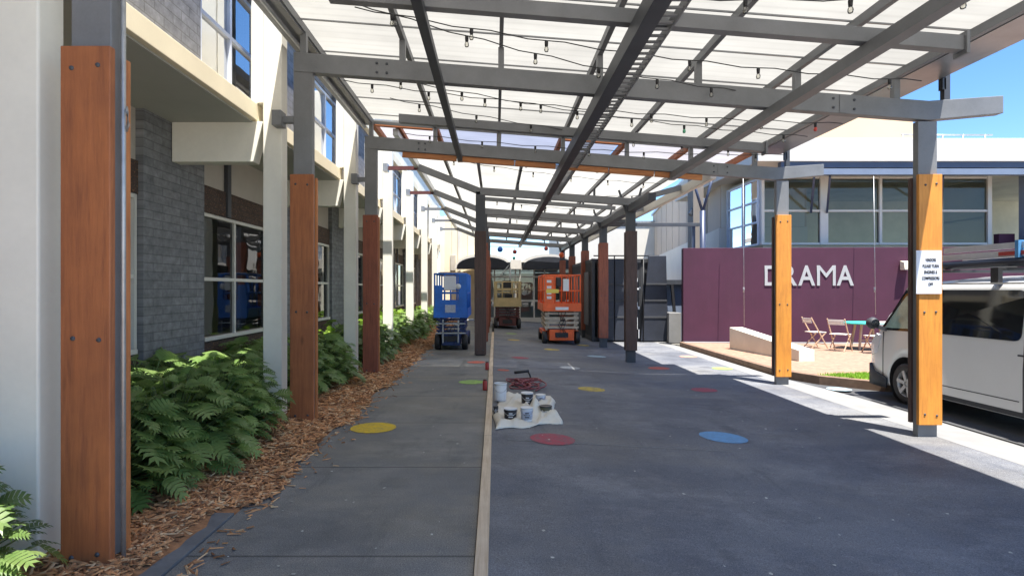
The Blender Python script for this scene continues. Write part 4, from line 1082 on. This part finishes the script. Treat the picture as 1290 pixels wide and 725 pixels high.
# roof overhang, fascia, beams
FZ = 17.6
fx = lambda px: (px - 624) * FZ / F
fz_ = lambda py: CAM_Z + (364 - py) * FZ / F
b = MB(); b.box(fx(955), 24, FZ, GZ + 7, fz_(203), fz_(174)); b.build('roof_fascia', M['white_wall'], dh, bevel=.01)
b = MB(); b.box(fx(985), 24, FZ + .05, FZ + .25, fz_(210.5), fz_(203) - .003); b.build('soffit_beam', M['navy'], dh)
b = MB(); b.box(fx(985), 24, FZ - .02, FZ + .18, fz_(220), fz_(212.5)); b.build('lower_beam', M['bluegrey'], dh, bevel=.006)
for px in (1040, 1183, 1020):
    b = MB(); b.bar((fx(px + 8), FZ + .1, fz_(221)), (gx(px), GZ - .08, CAM_Z + (364 - 268) * GZ / F), .06, .06); b.build('raking_strut', M['navy'], dh)
b = MB(); b.box((1000 - 624) * 24 / F, (1150 - 624) * 24 / F, 24, 30, fz_(174) + .01, CAM_Z + (364 - 146) * 24 / F); b.build('plant_room', M['peach'], dh)
b = MB()
for zz in (.22, .42, .62): b.tube([(fx(1176), 19, fz_(174) + zz * .75), (fx(1300), 19, fz_(174) + zz * .75)], .024, 6)
for px in (1178, 1205, 1232, 1260, 1290): b.tube([(fx(px), 19, fz_(174)), (fx(px), 19, fz_(174) + .48)], .024, 6)
b.build('roof_railing', M['galv'], dh)
# stay rods
for px, y0p, y1p, lb in ((937.5, 222, 409, 'thin pale stay rod standing on the cream ramp wall'), (1103, 222, 395, 'thin pale stay rod hanging behind the van mirror')):
    Y = 17.3; X = (px - 624) * Y / F
    b = MB(); b.tube([(X, Y, CAM_Z + (364 - y1p) * Y / F - (.02)), (X + .02, Y + .12, CAM_Z + (364 - y0p) * (Y + .12) / F)], .008, 6); b.tube([(X + .006, Y + .045, CAM_Z - .1), (X + .007, Y + .048, CAM_Z + .06)], .024, 6)
    tag(rebase(b.build('stay_rod', M['galv']), (X, Y, CAM_Z + (364 - y1p) * Y / F)), lb, 'rod')
# ramp wall
rw = thing('ramp_wall', 'low cream concrete wedge wall sloping down beside the first golden post', 'low wall', (6.6, 15, -.05))
b = MB()
A = (6.46, 16.1); Bq = (6.92, 13.3)
def quadwall(p, q, wdt, z0, zp_, zq):
    d = Vector((q[0] - p[0], q[1] - p[1])).normalized(); nrm = Vector((-d.y, d.x)) * wdt
    vs = []
    for (x, y), zt_ in ((p, zp_), (q, zq)):
        for o in (0, 1):
            vs += [(x + nrm.x * o, y + nrm.y * o, z0), (x + nrm.x * o, y + nrm.y * o, zt_)]
    return vs
vs = quadwall(A, Bq, .40, -.06, .55, .21)
b.add(vs, [(0, 4, 5, 1), (2, 3, 7, 6), (1, 5, 7, 3), (0, 1, 3, 2), (4, 6, 7, 5)])
b.build('wall', M['ramp'], rw, bevel=.012)

# ------------------------------------------------------------------ beige building at right rear
bg = thing('clad_building', 'large beige panelled building with white base behind the container', 'building', (9.5, 30, 0))
p0, p1 = Vector((8.35, 21.6)), Vector((11.6, 43)); dv = (p1 - p0); nv = Vector((dv.y, -dv.x)).normalized()
def slab(t0, t1, z0, z1, th, off=0):
    a, c = p0 + dv * t0, p0 + dv * t1
    q = [a - nv * off, c - nv * off, c + nv * th, a + nv * th]
    return [(v.x, v.y, z0) for v in q] + [(v.x, v.y, z1) for v in q]
BF = [(0, 3, 2, 1), (4, 5, 6, 7), (0, 1, 5, 4), (1, 2, 6, 5), (2, 3, 7, 6), (3, 0, 4, 7)]
b = MB(); b.add(slab(0, 1, -.2, 3.86, 3, .06), BF); b.build('base_wall', M['white_wall'], bg)
for i in range(9):
    b = MB(); b.add(slab(i / 9 + .004, (i + 1) / 9 - .004, 3.865, 7.0, 3), BF); b.build('clad_panel', M['beige_clad'], bg)
b = MB(); b.add(slab(0, 1, 3.87, 7.0, 2.9, -.03), BF); b.build('joint_wall', M['white_wall'], bg)
b = MB(); b.add(slab(-.01, 1.01, 7.005, 7.15, 3.1, .1), BF); b.build('roof', M['galv'], bg)
# blue tree column and beam
yc = thing('steel_tree_post', 'slim blue steel post branching into a Y above the plum wall', 'post', (6.75, 19.0, 0))
b = MB(); b.tube([(6.75, 19, -.2), (6.75, 19, CAM_Z + 2.55)], .09, 12); b.build('trunk', M['navy'], yc)
b = MB(); b.tube([(6.75, 19, CAM_Z + 2.5), (6.38, 18.9, CAM_Z + 3.6)], .045); b.build('branch', M['navy'], yc)
b = MB(); b.tube([(6.75, 19, CAM_Z + 2.5), (7.08, 18.9, CAM_Z + 3.75)], .045); b.build('branch', M['navy'], yc)
b = MB(); b.box(6.48, 6.58, 19.2, 19.3, -.2, CAM_Z + 2.1); b.build('side_post', M['navy'], yc)
b = MB(); b.box(3.45, 6.62, 18.85, 18.95, CAM_Z + 2.03, CAM_Z + 2.14); b.box(3.45, 4.0, 17.85, 18.85, CAM_Z + 2.04, CAM_Z + 2.13)
tag(rebase(b.build('tie_beam', M['steel_dark'], bevel=.004), (5, 18.9, 3.6)), 'dark horizontal beam linking the far canopy to the blue Y post', 'beam')
fl = thing('flood_light', 'grey floodlight box on the beige building wall', 'floodlight', (7.9, 21.3, 3.9))
b = MB(); b.box(7.35, 7.62, 21.2, 21.5, 4.0, 4.9); b.build('housing', M['bluegrey'], fl, bevel=.02)
b = MB(); b.prism([(7.05, 4.35), (7.3, 4.15), (7.345, 4.5), (7.2, 4.62)], 'y', 21.2, 21.4); b.build('shade', M['steel_dark'], fl, bevel=.01)

# ------------------------------------------------------------------ van
van = thing('parked_van', 'white van with dark side windows parked behind the right timber post', 'van', (7.3, 7.7, -.2), R(0))
VX, VY, VZ = 7.24, 10.12, -.2      # centre line, front tip, road level; the van faces away (+y)
stn = [(0, .32, .62, .62), (.03, .26, .80, .72), (.10, .24, .98, .78), (.28, .23, 1.12, .825), (.55, .23, 1.44, .838), (.80, .23, 1.72, .845), (.98, .23, 1.86, .848), (1.3, .23, 1.95, .85), (1.9, .23, 1.985, .85), (3.2, .23, 1.99, .85), (4.3, .23, 1.975, .85), (4.62, .24, 1.93, .84), (4.70, .30, 1.78, .80)]
hts = [(0, .97), (.16, .995), (.45, 1.0), (.95, .995), (1.17, .985), (1.5, .945), (1.82, .895), (1.90, .84), (1.96, .70), (1.99, .4), (2.0, 0)]
def wf(h):
    for (a, c), (d, e) in zip(hts[:-1], hts[1:]):
        if h <= d: return c + (e - c) * (h - a) / (d - a)
    return 0
def stn_at(s):
    for A_, B_ in zip(stn[:-1], stn[1:]):
        if s <= B_[0]:
            t = (s - A_[0]) / (B_[0] - A_[0]); return tuple(A_[k] + (B_[k] - A_[k]) * t for k in range(4))
    return stn[-1]
def side_pt(s, z, off=0):
    return (VX - stn_at(s)[3] * wf(z) - off, VY - s, VZ + z)
NS = 12
def section(st):
    s, b0, t, w = st
    out = []
    fr = [0, .03, .2, .42, .58, .74, .88, .94, .975, .99, 1.0]
    ws = [.96, .99, 1, .998, .985, .945, .905, .86, .72, .4, 0]
    if t < 1.6: ws = [.96, .99, 1, 1, .995, .985, .97, .93, .8, .45, 0]
    for f_, w_ in zip(fr, ws):
        z = b0 + (t - b0) * f_
        ww = w * (wf(z) if t >= 1.6 and f_ < .93 else w_)
        out.append((VX - ww, VY - s, VZ + z))
    for p in reversed(out[:-1]): out.append((2 * VX - p[0], p[1], p[2]))
    return out
ss = []
for A_, B_ in zip(stn[:-1], stn[1:]):
    ss.append(A_)
    n_ = max(1, int((B_[0] - A_[0]) / .35))
    for k in range(1, n_): ss.append(stn_at(A_[0] + (B_[0] - A_[0]) * k / n_))
ss.append(stn[-1])
rings = [section(s) for s in ss]; n = len(rings[0])
b = MB(); b.add([p for r_ in rings for p in r_], [(i * n + k, i * n + k + 1, (i + 1) * n + k + 1, (i + 1) * n + k) for i in range(len(rings) - 1) for k in range(n - 1)], 0, True)
b.add([p for r_ in rings for p in r_], [(i * n + n - 1, i * n, (i + 1) * n, (i + 1) * n + n - 1) for i in range(len(rings) - 1)] + [tuple(range(n)), tuple(range(len(rings) * n - 1, (len(rings) - 1) * n - 1, -1))])
body = b.build('body', M['van'], van)
WH = (1.02, 3.62)
cut = MB()
for s in WH:
    for sx in (-1, 1):
        cut.lathe([(0, -.16), (.385, -.16), (.385, .16), (0, .16)], (VX + sx * .80, VY - s, VZ + .36), 32, axis='x')
co = cut.build('cutter', M['plastic_dark'], van)
mo = body.modifiers.new('B', 'BOOLEAN'); mo.operation = 'DIFFERENCE'; mo.object = co; mo.solver = 'EXACT'
dg = bpy.context.evaluated_depsgraph_get(); dg.update()
me = bpy.data.meshes.new_from_object(body.evaluated_get(dg)); body.modifiers.clear(); body.data = me
bpy.data.objects.remove(co)
def side_panel(pts, name, mat, off=.004, th=.006, sub=3, parent=None):
    """panel following the van's flank; pts are (distance from the nose, height)"""
    dense = []
    for (a, c), (d, e) in zip(pts, pts[1:] + pts[:1]):
        for k in range(sub): dense.append((a + (d - a) * k / sub, c + (e - c) * k / sub))
    n_ = len(dense); cs = sum(p[0] for p in dense) / n_; cz_ = sum(p[1] for p in dense) / n_
    o = None
    for sx in (-1, 1):
        b = MB()
        f = lambda p: p if sx < 0 else (2 * VX - p[0], p[1], p[2])
        vs = [f(side_pt(s, z, off + th)) for s, z in dense] + [f(side_pt(s, z, off - .02)) for s, z in dense] + [f(side_pt(cs, cz_, off + th))]
        b.add(vs, [(k, (k + 1) % n_, 2 * n_) for k in range(n_)] + [(k, k + n_, (k + 1) % n_ + n_, (k + 1) % n_) for k in range(n_)])
        o = b.build(name, mat, parent or van)
    return o
def rr(s0, s1, z0, z1, r_=.06):
    out = []
    for cx_, cy_, a0 in ((s1 - r_, z1 - r_, 0), (s0 + r_, z1 - r_, 90), (s0 + r_, z0 + r_, 180), (s1 - r_, z0 + r_, 270)):
        for k in range(4): a = R(a0 + 30 * k); out.append((cx_ + r_ * math.cos(a), cy_ + r_ * math.sin(a)))
    return out
side_panel([(.40, 1.13), (1.25, 1.15), (1.25, 1.76), (1.06, 1.78), (.93, 1.72)], 'window_surround', M['van_glass'], .002, .004)
side_panel([(.52, 1.17), (1.20, 1.19), (1.20, 1.72), (1.07, 1.74), (.95, 1.68)], 'door_window', M['van_glass_green'], .006, .004)
side_panel(rr(1.36, 3.02, 1.16, 1.79, .09), 'side_window', M['van_glass'], sub=1)
side_panel(rr(3.09, 4.45, 1.16, 1.79, .09), 'side_window', M['van_glass'], sub=1)
# door seams and sill line
for s0 in (.47, 1.30, 3.05, 4.5):
    side_panel([(s0, .30), (s0 + .018, .30), (s0 + .018, 1.1 if s0 < 1 else 1.84), (s0, 1.1 if s0 < 1 else 1.84)], 'door_seam', M['plastic_dark'], .001, .003)
side_panel([(1.45, .24), (3.2, .24), (3.2, .30), (1.45, .30)], 'sill_trim', M['plastic_dark'], .002, .004)
side_panel([(3.9, .92), (4.1, .92), (4.1, 1.1), (3.9, 1.1)], 'fuel_flap', M['van'], .001, .003)
side_panel([(1.5, .42), (3.0, .42), (3.0, .432), (1.5, .432)], 'body_crease', M['plastic_dark'], .0, .002)
side_panel([(2.98, .98), (4.4, .98), (4.4, 1.0), (2.98, 1.0)], 'slide_rail', M['plastic_dark'], .002, .004)
side_panel([(1.12, .98), (1.26, .98), (1.26, 1.03), (1.12, 1.03)], 'door_handle', M['plastic_dark'], .004, .02)
side_panel([(.05, .66), (.32, .74), (.42, 1.02), (.30, 1.06), (.12, .90)], 'headlight', M['lamp'], .004, .006)
# front bumper in dark plastic wrapping the nose
b = MB(); vs = []
for (s, w_) in ((.62, .86), (.3, .85), (.12, .80), (.02, .70), (-.03, .5), (-.04, 0)):
    for z in (.20, .29 if s > .5 else .34, .36 if s > .5 else .44 if s > .2 else .54): vs.append((VX - w_ - .012, VY - s + .0, VZ + z))
vs2 = [(2 * VX - x, y, z) for x, y, z in vs]
for V_ in (vs, vs2): b.add(V_, [(i * 3 + k, i * 3 + k + 1, (i + 1) * 3 + k + 1, (i + 1) * 3 + k) for i in range(5) for k in range(2)], 0, True)
bo = b.build('front_bumper', M['plastic_dark'], van); so = bo.modifiers.new('S', 'SOLIDIFY'); so.thickness = .03; so.offset = 0
# windscreen
b = MB(); q = [(.33, 1.19), (.92, 1.80)]
vs = []
for (s, z) in q:
    w_ = stn_at(s)[3] * .86
    for k in range(7): t = -1 + 2 * k / 6; vs.append((VX + t * w_, VY - s + .015 + .02 * (1 - t * t), VZ + stn_at(s)[2] + .012))
b.add(vs, [(k, k + 1, k + 8, k + 7) for k in range(6)], 0, True); b.build('windscreen', M['van_glass'], van)
for s in WH:
    for sx in (-1, 1):
        c2 = (VX + sx * .80, VY - s, VZ + .36)
        b = MB(); b.lathe([(0, -sx * .155), (.382, -sx * .155), (.382, sx * .035)], c2, 32, axis='x'); b.build('wheel_arch', M['black'], van)
        c = (VX + sx * .745, VY - s, VZ + .325)
        b = MB(); b.lathe([(.20, sx * .095), (.245, sx * .10), (.29, sx * .10), (.318, sx * .075), (.325, 0), (.318, -sx * .09), (.2, -sx * .1)], c, 32, axis='x'); w = b.build('wheel', M['black'], van)
        b = MB(); b.lathe([(.19, sx * .03), (.202, sx * .092), (.218, sx * .097), (.218, sx * .02)], c, 32, axis='x')
        b.lathe([(0, sx * .085), (.055, sx * .08), (.06, sx * .04)], c, 16, axis='x')
        for k in range(6):
            a = 2 * PI * k / 6 + .2; ca_, sa_ = math.cos(a), math.sin(a)
            b.bar((c[0] + sx * .078, c[1] + ca_ * .04, c[2] + sa_ * .04), (c[0] + sx * .086, c[1] + ca_ * .205, c[2] + sa_ * .205), .055, .02, up=(1, 0, 0))
        b.build('rim', M['alloy'], w)
        b = MB(); b.lathe([(0, sx * .015), (.2, sx * .02)], c, 24, axis='x'); b.build('brake_disc', M['plastic_dark'], w)
for sx in (-1, 1):
    b = MB(); mx_ = VX + sx * 1.0
    b.lathe([(.02, -.09), (.075, -.07), (.10, 0), (.085, .05), (.02, .07)], (mx_, VY - .47, VZ + 1.24), 14, axis='y'); b.bar((VX + sx * .82, VY - .55, VZ + 1.14), (mx_ - sx * .02, VY - .48, VZ + 1.20), .05, .06)
    m_ = b.build('wing_mirror', M['plastic_dark'], van)
    b = MB(); b.lathe([(0, -.094), (.07, -.078)], (mx_, VY - .47, VZ + 1.24), 14, axis='y'); b.build('mirror_glass', M['van_glass'], m_)
# roof rack
for s in (1.55, 2.6, 3.7):
    b = MB()
    b.bar((VX - .80, VY - s, VZ + 2.06), (VX + .80, VY - s, VZ + 2.06), .06, .04)
    for sx in (-1, 1): b.box(VX + sx * .78 - .03, VX + sx * .78 + .03, VY - s - .06, VY - s + .06, VZ + 1.86, VZ + 2.08)
    b.build('roof_bar', M['black'], van, bevel=.005)
b = MB(); b.box(VX - .85, VX - .80, VY - 4.5, VY - 1.15, VZ + 1.862, VZ + 1.885); b.build('roof_gutter', M['white_wall'], van)
# load on the rack
b = MB(); b.tube([(VX - .62, VY - 1.35, VZ + 2.14), (VX - .60, VY - 2.6, VZ + 2.15), (VX - .62, VY - 4.6, VZ + 2.14)], .058, 10); b.tube([(VX - .48, VY - 1.5, VZ + 2.14), (VX - .48, VY - 4.6, VZ + 2.14)], .058, 10)
tag(rebase(b.build('awning_roll', M['tarp']), (VX - .55, VY - 3, VZ + 2.08)), 'black rolled tarpaulins strapped along the van roof rack', 'tarpaulin')
ld = thing('extension_ladder', 'aluminium ladder with a red side strip on the van roof rack', 'ladder', (VX - .2, VY - 3, VZ + 2.21))
b = MB()
for dx in (-.62, -.22): b.box(VX + dx, VX + dx + .03, VY - 4.9, VY - 1.35, VZ + 2.215, VZ + 2.30); 
b.box(VX - .615, VX - .59, VY - 4.9, VY - 1.5, VZ + 2.32, VZ + 2.40)
for k in range(11): b.tube([(VX - .6, VY - 1.6 - .3 * k, VZ + 2.26), (VX - .2, VY - 1.6 - .3 * k, VZ + 2.26)], .015, 6)
b.build('frame', M['alu'], ld)
b = MB(); b.box(VX - .628, VX - .622, VY - 4.6, VY - 2.45, VZ + 2.235, VZ + 2.285); b.build('red_strip', M['red'], ld)
b = MB(); b.box(VX - .66, VX - .2, VY - 2.78, VY - 2.73, VZ + 2.20, VZ + 2.42); b.build('strap', M['blue_strap'], ld)

# ------------------------------------------------------------------ paper sign on the post
sg = thing('paper_sign', 'white paper notice fixed to the nearest golden timber post', 'sign', (5.16, 6.95, 1.55))
sx0, sx1, sz0, sz1 = 5.005, 5.305, 1.545, 2.06
b = MB(); b.box(sx0, sx1, 6.936, 6.944, sz0, sz1); b.build('sheet', M['paper'], sg)
for i, (tx, frac) in enumerate((('VENDORS', .42), ('PLEASE TURN', .64), ('ENGINES &', .52), ('COMPRESSORS', .70), ('OFF', .19))):
    me = text_mesh(tx, .05, .0012, .0008)
    vx = [v.co.x for v in me.vertices]; sc_ = frac * (sx1 - sx0) / (max(vx) - min(vx))
    me.transform(Matrix.Translation((-min(vx), 0, 0))); me.transform(Matrix.Diagonal((sc_, 1, 1, 1)))
    place_text(me, M['ink'], sg, ((sx0 + sx1) / 2 - frac * .15 + .02, 6.9335, sz1 - .13 - i * .072), 0, 'printed_line')

# ------------------------------------------------------------------ folding chairs and table
def chair(loc, rz, label):
    root = thing('folding_chair', label, 'chair', loc, rz, 'folding wooden chairs on the terrace')
    W = WORLD[root.name]
    def part(bm, name, mat): 
        bm.v = [tuple(W @ Vector(v)) for v in bm.v]; return bm.build(name, mat, root, bevel=.003)
    b = MB()
    for k in range(5): b.box(-.2, .2, -.19 + k * .08, -.19 + k * .08 + .066, .435, .455)
    part(b, 'seat', M['chair_pale'])
    b = MB()
    for zz in (.70, .775): b.bar((-.2, .245 + (zz - .7) * .25, zz + .03), (.2, .245 + (zz - .7) * .25, zz + .03), .018, .062)
    part(b, 'backrest', M['chair_pale'])
    for sx in (-1, 1):
        b = MB(); b.bar((sx * .215, -.22, 0), (sx * .215, .27, .86), .03, .022, up=(1, 0, 0)); part(b, 'leg', M['chair_wood'])
        b = MB(); b.bar((sx * .185, .24, 0), (sx * .185, -.18, .44), .03, .022, up=(1, 0, 0)); part(b, 'leg', M['chair_wood'])
    b = MB(); b.bar((-.2, -.15, .12), (.2, -.15, .12), .025, .02); b.bar((-.18, .18, .065), (.18, .18, .065), .025, .02); part(b, 'stretcher', M['chair_wood'])
    return root
T = -.045
chair((9.0, 16.4, T), R(95), 'folding wooden chair leaning back nearest the plum wall, left of the other')
chair((9.22, 15.6, T), R(128), 'folding wooden chair with white seat in front, left of the turquoise table')
chair((9.78, 15.0, T), R(185), 'folding wooden chair half hidden by the van, right of the table')
tb = thing('round_table', 'round turquoise topped table on the terrace', 'table', (10.2, 16.0, T))
b = MB(); b.lathe([(0, .70), (.60, .70), (.62, .712), (.62, .73), (.60, .742), (0, .742)], (10.2, 16.0, T), 36); b.build('tabletop', M['turq'], tb)
for a in (.6, 2.2, 3.7, 5.3):
    b = MB(); b.bar((10.2 + .42 * math.cos(a), 16 + .42 * math.sin(a), T), (10.2 + .30 * math.cos(a), 16 + .30 * math.sin(a), T + .70), .045, .045); b.build('leg', M['chair_wood'], tb)
b = MB(); b.bar((9.9, 15.9, T + .25), (10.5, 16.1, T + .25), .03, .03); b.build('stretcher', M['chair_wood'], tb)

# ------------------------------------------------------------------ drop cloth, buckets, hose
def cloth():
    b = MB(); rn = random.Random(9); nx, ny = 44, 36
    A_ = ground_pt(621, 542); B_ = ground_pt(706, 533); C_ = ground_pt(694, 498); D_ = ground_pt(626, 499)
    vs = []
    for j in range(ny + 1):
        v = j / ny
        for i in range(nx + 1):
            u = i / nx
            x = (A_[0] * (1 - u) + B_[0] * u) * (1 - v) + (D_[0] * (1 - u) + C_[0] * u) * v
            y = (A_[1] * (1 - u) + B_[1] * u) * (1 - v) + (D_[1] * (1 - u) + C_[1] * u) * v
            e = min(u, 1 - u, v, 1 - v)
            x += .03 * math.sin(v * 9 + 1) * (1 - min(1, e * 6)); y += .05 * math.sin(u * 11) * (1 - min(1, e * 6))
            h = .012 + .02 * (1 + math.sin(u * 14 + v * 5)) * (.5 + .5 * math.sin(v * 9 - u * 4)) * (1 if e > .02 else .3)
            h += .035 * (1 - abs(math.sin(u * 5.5 + v * 7 + .8 * math.sin(v * 6)))) ** 4 + .03 * (1 - abs(math.sin(u * 8 - v * 4.5 + 1.2))) ** 5 + .05 * (1 - abs(math.sin(v * 6.2 + .7 * math.sin(u * 5)))) ** 6
            # crumpled ridge at the front right, folded edge front left
            h += .19 * math.exp(-(((u - .64) / .10) ** 2 + ((v - .30 - .25 * (u - .64)) / .10) ** 2)) + .07 * math.exp(-(((u - .84) / .16) ** 2 + ((v - .16) / .07) ** 2)) + .045 * math.exp(-(((u - .2) / .2) ** 2 + ((v - .07) / .06) ** 2))
            h += .06 * math.exp(-(((u - .97) / .05) ** 2 + ((v - .62) / .12) ** 2))
            h *= min(1.0, .12 + e * 14)
            vs.append((x, y, gz(x) + h + rn.uniform(.001, .004)))
    b.add(vs, [(j * (nx + 1) + i, j * (nx + 1) + i + 1, (j + 1) * (nx + 1) + i + 1, (j + 1) * (nx + 1) + i) for j in range(ny) for i in range(nx)], 0, True)
    o = b.build('drop_cloth', M['cloth']); so = o.modifiers.new('S', 'SOLIDIFY'); so.thickness = .003; so.offset = 1
    X, Y, z = ground_pt(662, 520)
    return rebase(o, (X, Y, z))
tag(cloth(), 'crumpled cream canvas drop cloth under the paint buckets', 'drop cloth')
def bucket(px, py, wpx, hpx, kind, label, lid=True):
    X, Y, z = ground_pt(px, py); z += .025
    r_ = wpx * Y / F / 2; h = hpx * Y / F
    root = thing('paint_bucket', label, 'bucket', (X, Y, z), 0, 'paint buckets on the drop cloth')
    c = (X, Y, z)
    mats = {'white': M['bucket_w'], 'black': M['bucket_b'], 'grey': M['bucket_w'], 'olive': M['bucket_o']}[kind]
    b = MB(); b.lathe([(0, 0), (r_ * .88, 0), (r_ * .90, .01), (r_ * .985, h * .94), (r_ * .94, h * .94), (r_ * .86, .02), (0, .02)], c, 24); b.build('body', mats, root)
    if kind in ('grey', 'black'):
        b = MB(); b.lathe([(r_ * .915, h * .14), (r_ * .925, h * .14), (r_ * .985, h * .78), (r_ * .975, h * .78)], c, 24); b.build('printed_band', M['bucket_g'] if kind == 'grey' else M['bucket_b'], root)
        b = MB()
        for zz, w_ in ((.30, .5), (.46, .7), (.60, .4)):
            n_ = 8; a0 = -PI / 2 - w_ * .7
            vs = []
            for k in range(n_ + 1):
                a = a0 + 1.4 * w_ * k / n_
                for dz in (0, .075): q = r_ * (.915 + .07 * (zz + dz)) + .006; vs.append((X + q * math.cos(a), Y + q * math.sin(a), z + h * (zz + dz)))
            b.add(vs, [(2 * k, 2 * k + 2, 2 * k + 3, 2 * k + 1) for k in range(n_)])
        b.build('label_mark', M['bucket_w'] if kind == 'black' else M['ink'], root)
    b = MB(); b.lathe([(r_ * .95, h * .90), (r_ * 1.04, h * .91), (r_ * 1.05, h * .99), (r_ * 1.0, h)] + ([(r_ * .9, h * .97), (0, h * .97)] if lid else [(r_ * .93, h * .97), (r_ * .93, h * .9)]), c, 24)
    b.build('lid' if lid else 'rim', M['bucket_w'] if kind in ('white', 'grey') or 'white lid' in label else M['bucket_b'], root)
    b = MB(); b.tube([(X + r_ * 1.03 * math.cos(a), Y - .02 - r_ * .6 * math.sin(a) * .7 - r_ * .6 * (math.sin(a)), z + h * (.86 - .35 * math.sin(a))) for a in [PI * k / 10 for k in range(11)]], .0035, 5); b.build('handle', M['galv'], root)
bucket(630.5, 506, 16, 22, 'white', 'tall plain white open bucket standing beside the timber strip', False)
bucket(643, 531, 16.5, 15, 'black', 'black paint bucket with white lid at the front left of the cloth')
bucket(663.5, 532, 15.5, 17, 'grey', 'white and grey paint bucket at the front middle of the cloth')
bucket(687.5, 526, 15.5, 13, 'olive', 'dark olive paint tin at the right end of the cloth')
bucket(664, 512, 15, 16, 'black', 'black labelled paint bucket with white lid at the back of the cloth')
bucket(681, 509.5, 12.5, 11, 'grey', 'small white paint pot at the back right of the cloth')
bucket(673, 519.5, 12, 9, 'black', 'low black paint tin in the middle of the cloth')
bucket(624.5, 524.5, 6.5, 11, 'black', 'small black tin on the cloth edge next to the timber strip')
for px, py, h_, lb in ((612.5, 491, .17, 'nearer red spray can standing against the timber strip'), (614, 465.5, .16, 'further red spray can standing against the timber strip')):
    X, Y, z = ground_pt(px, py)
    X = min(X, -.165)
    root = thing('spray_can', lb, 'spray can', (X, Y, 0), 0, 'red cans beside the timber strip')
    b = MB(); b.lathe([(0, .0), (.034, .002), (.036, .01), (.036, h_ * .8), (.026, h_ * .87), (0, h_ * .88)], (X, Y, .001), 18); b.build('body', M['red'], root)
    b = MB(); b.lathe([(.026, h_ * .865), (.028, h_ * .88), (.028, h_), (0, h_ + .002)], (X, Y, .001), 18); b.build('cap', M['lift_maroon'], root)
# red hose heap
b = MB(); rn = random.Random(4); cx_, cy_, cz_ = ground_pt(660, 485); pts = []
for k in range(240):
    a = k * .33; rr_ = .11 + .09 * math.sin(k * .13) + .03 * math.sin(k * .71)
    pts.append((cx_ + rr_ * 1.15 * math.cos(a) + .12 * math.sin(k * .05), cy_ + rr_ * 1.7 * math.sin(a) + .30 * math.sin(k * .026), gz(cx_) + .015 + .045 * (1 + math.sin(k * .37)) * (1 - abs(k / 120 - 1) * .6)))
pts += [(cx_ + .25, cy_ - .15, gz(cx_) + .015), (cx_ + .24, cy_ - .4, gz(cx_) + .015), (cx_ + .16, cy_ - .6, gz(cx_) + .015)]
b.tube(pts, .011, 6)
tag(rebase(b.build('cable_heap', M['red_cord']), (cx_, cy_, cz_)), 'tangled heap of dull red cord on the drive behind the buckets', 'cord')
gd = thing('caulking_gun', 'black tool lying on top of the red cord heap', 'tool', (cx_, cy_ + .5, cz_))
b = MB(); b.tube([(cx_ - .14, cy_ + .6, cz_ + .13), (cx_ + .12, cy_ + .66, cz_ + .15)], .025); b.build('barrel', M['black'], gd)
b = MB(); b.tube([(cx_ + .1, cy_ + .66, cz_ + .15), (cx_ + .14, cy_ + .6, cz_ + .08), (cx_ + .15, cy_ + .58, cz_ + .02)], .014); b.build('handle', M['black'], gd)

# ------------------------------------------------------------------ light, sky, camera
d = Vector((-.165, .27, -1)).normalized()
sun = bpy.data.lights.new('sun', 'SUN'); sun.energy = 2.9; sun.angle = R(.53); sun.color = (1, .955, .88)
so = bpy.data.objects.new('sun', sun); COL.objects.link(so); so.rotation_euler = d.to_track_quat('-Z', 'Y').to_euler(); so.location = (10, -10, 40)
w = bpy.data.worlds.new('World'); scene.world = w; w.use_nodes = True
nt = w.node_tree; bgn = nt.nodes['Background']
sk = nt.nodes.new('ShaderNodeTexSky'); sk.sky_type = 'NISHITA'; sk.sun_disc = False
sk.sun_elevation = math.asin(-d.z); sk.sun_rotation = math.atan2(-d.x, -d.y)
sk.air_density = 1.0; sk.dust_density = .15; sk.ozone_density = 2.5; sk.altitude = 1500
hs = nt.nodes.new('ShaderNodeHueSaturation'); hs.inputs['Saturation'].default_value = 1.2; hs.inputs['Hue'].default_value = .502
nt.links.new(sk.outputs[0], hs.inputs['Color']); nt.links.new(hs.outputs[0], bgn.inputs[0]); bgn.inputs[1].default_value = .062

cam = bpy.data.cameras.new('camera'); cam.sensor_width = 36; cam.lens = 36 * F / 1290; cam.clip_end = 2000; cam.clip_start = .05
cam.shift_x = (645 - 624) / 1290; cam.shift_y = (364 - 362.5) / 1290
cobj = bpy.data.objects.new('camera', cam); COL.objects.link(cobj)
cobj.location = (0, 0, CAM_Z); cobj.rotation_euler = (R(90), 0, 0)
scene.camera = cobj
vs_ = scene.view_settings; vs_.view_transform = 'Standard'; vs_.look = 'None'; vs_.exposure = 2.24; vs_.gamma = 1; vs_.use_curve_mapping = False
cy = scene.cycles; cy.use_denoising = True; cy.max_bounces = 9; cy.diffuse_bounces = 5; cy.transparent_max_bounces = 16; cy.glossy_bounces = 4; cy.caustics_reflective = False; cy.caustics_refractive = False; cy.sample_clamp_indirect = 8
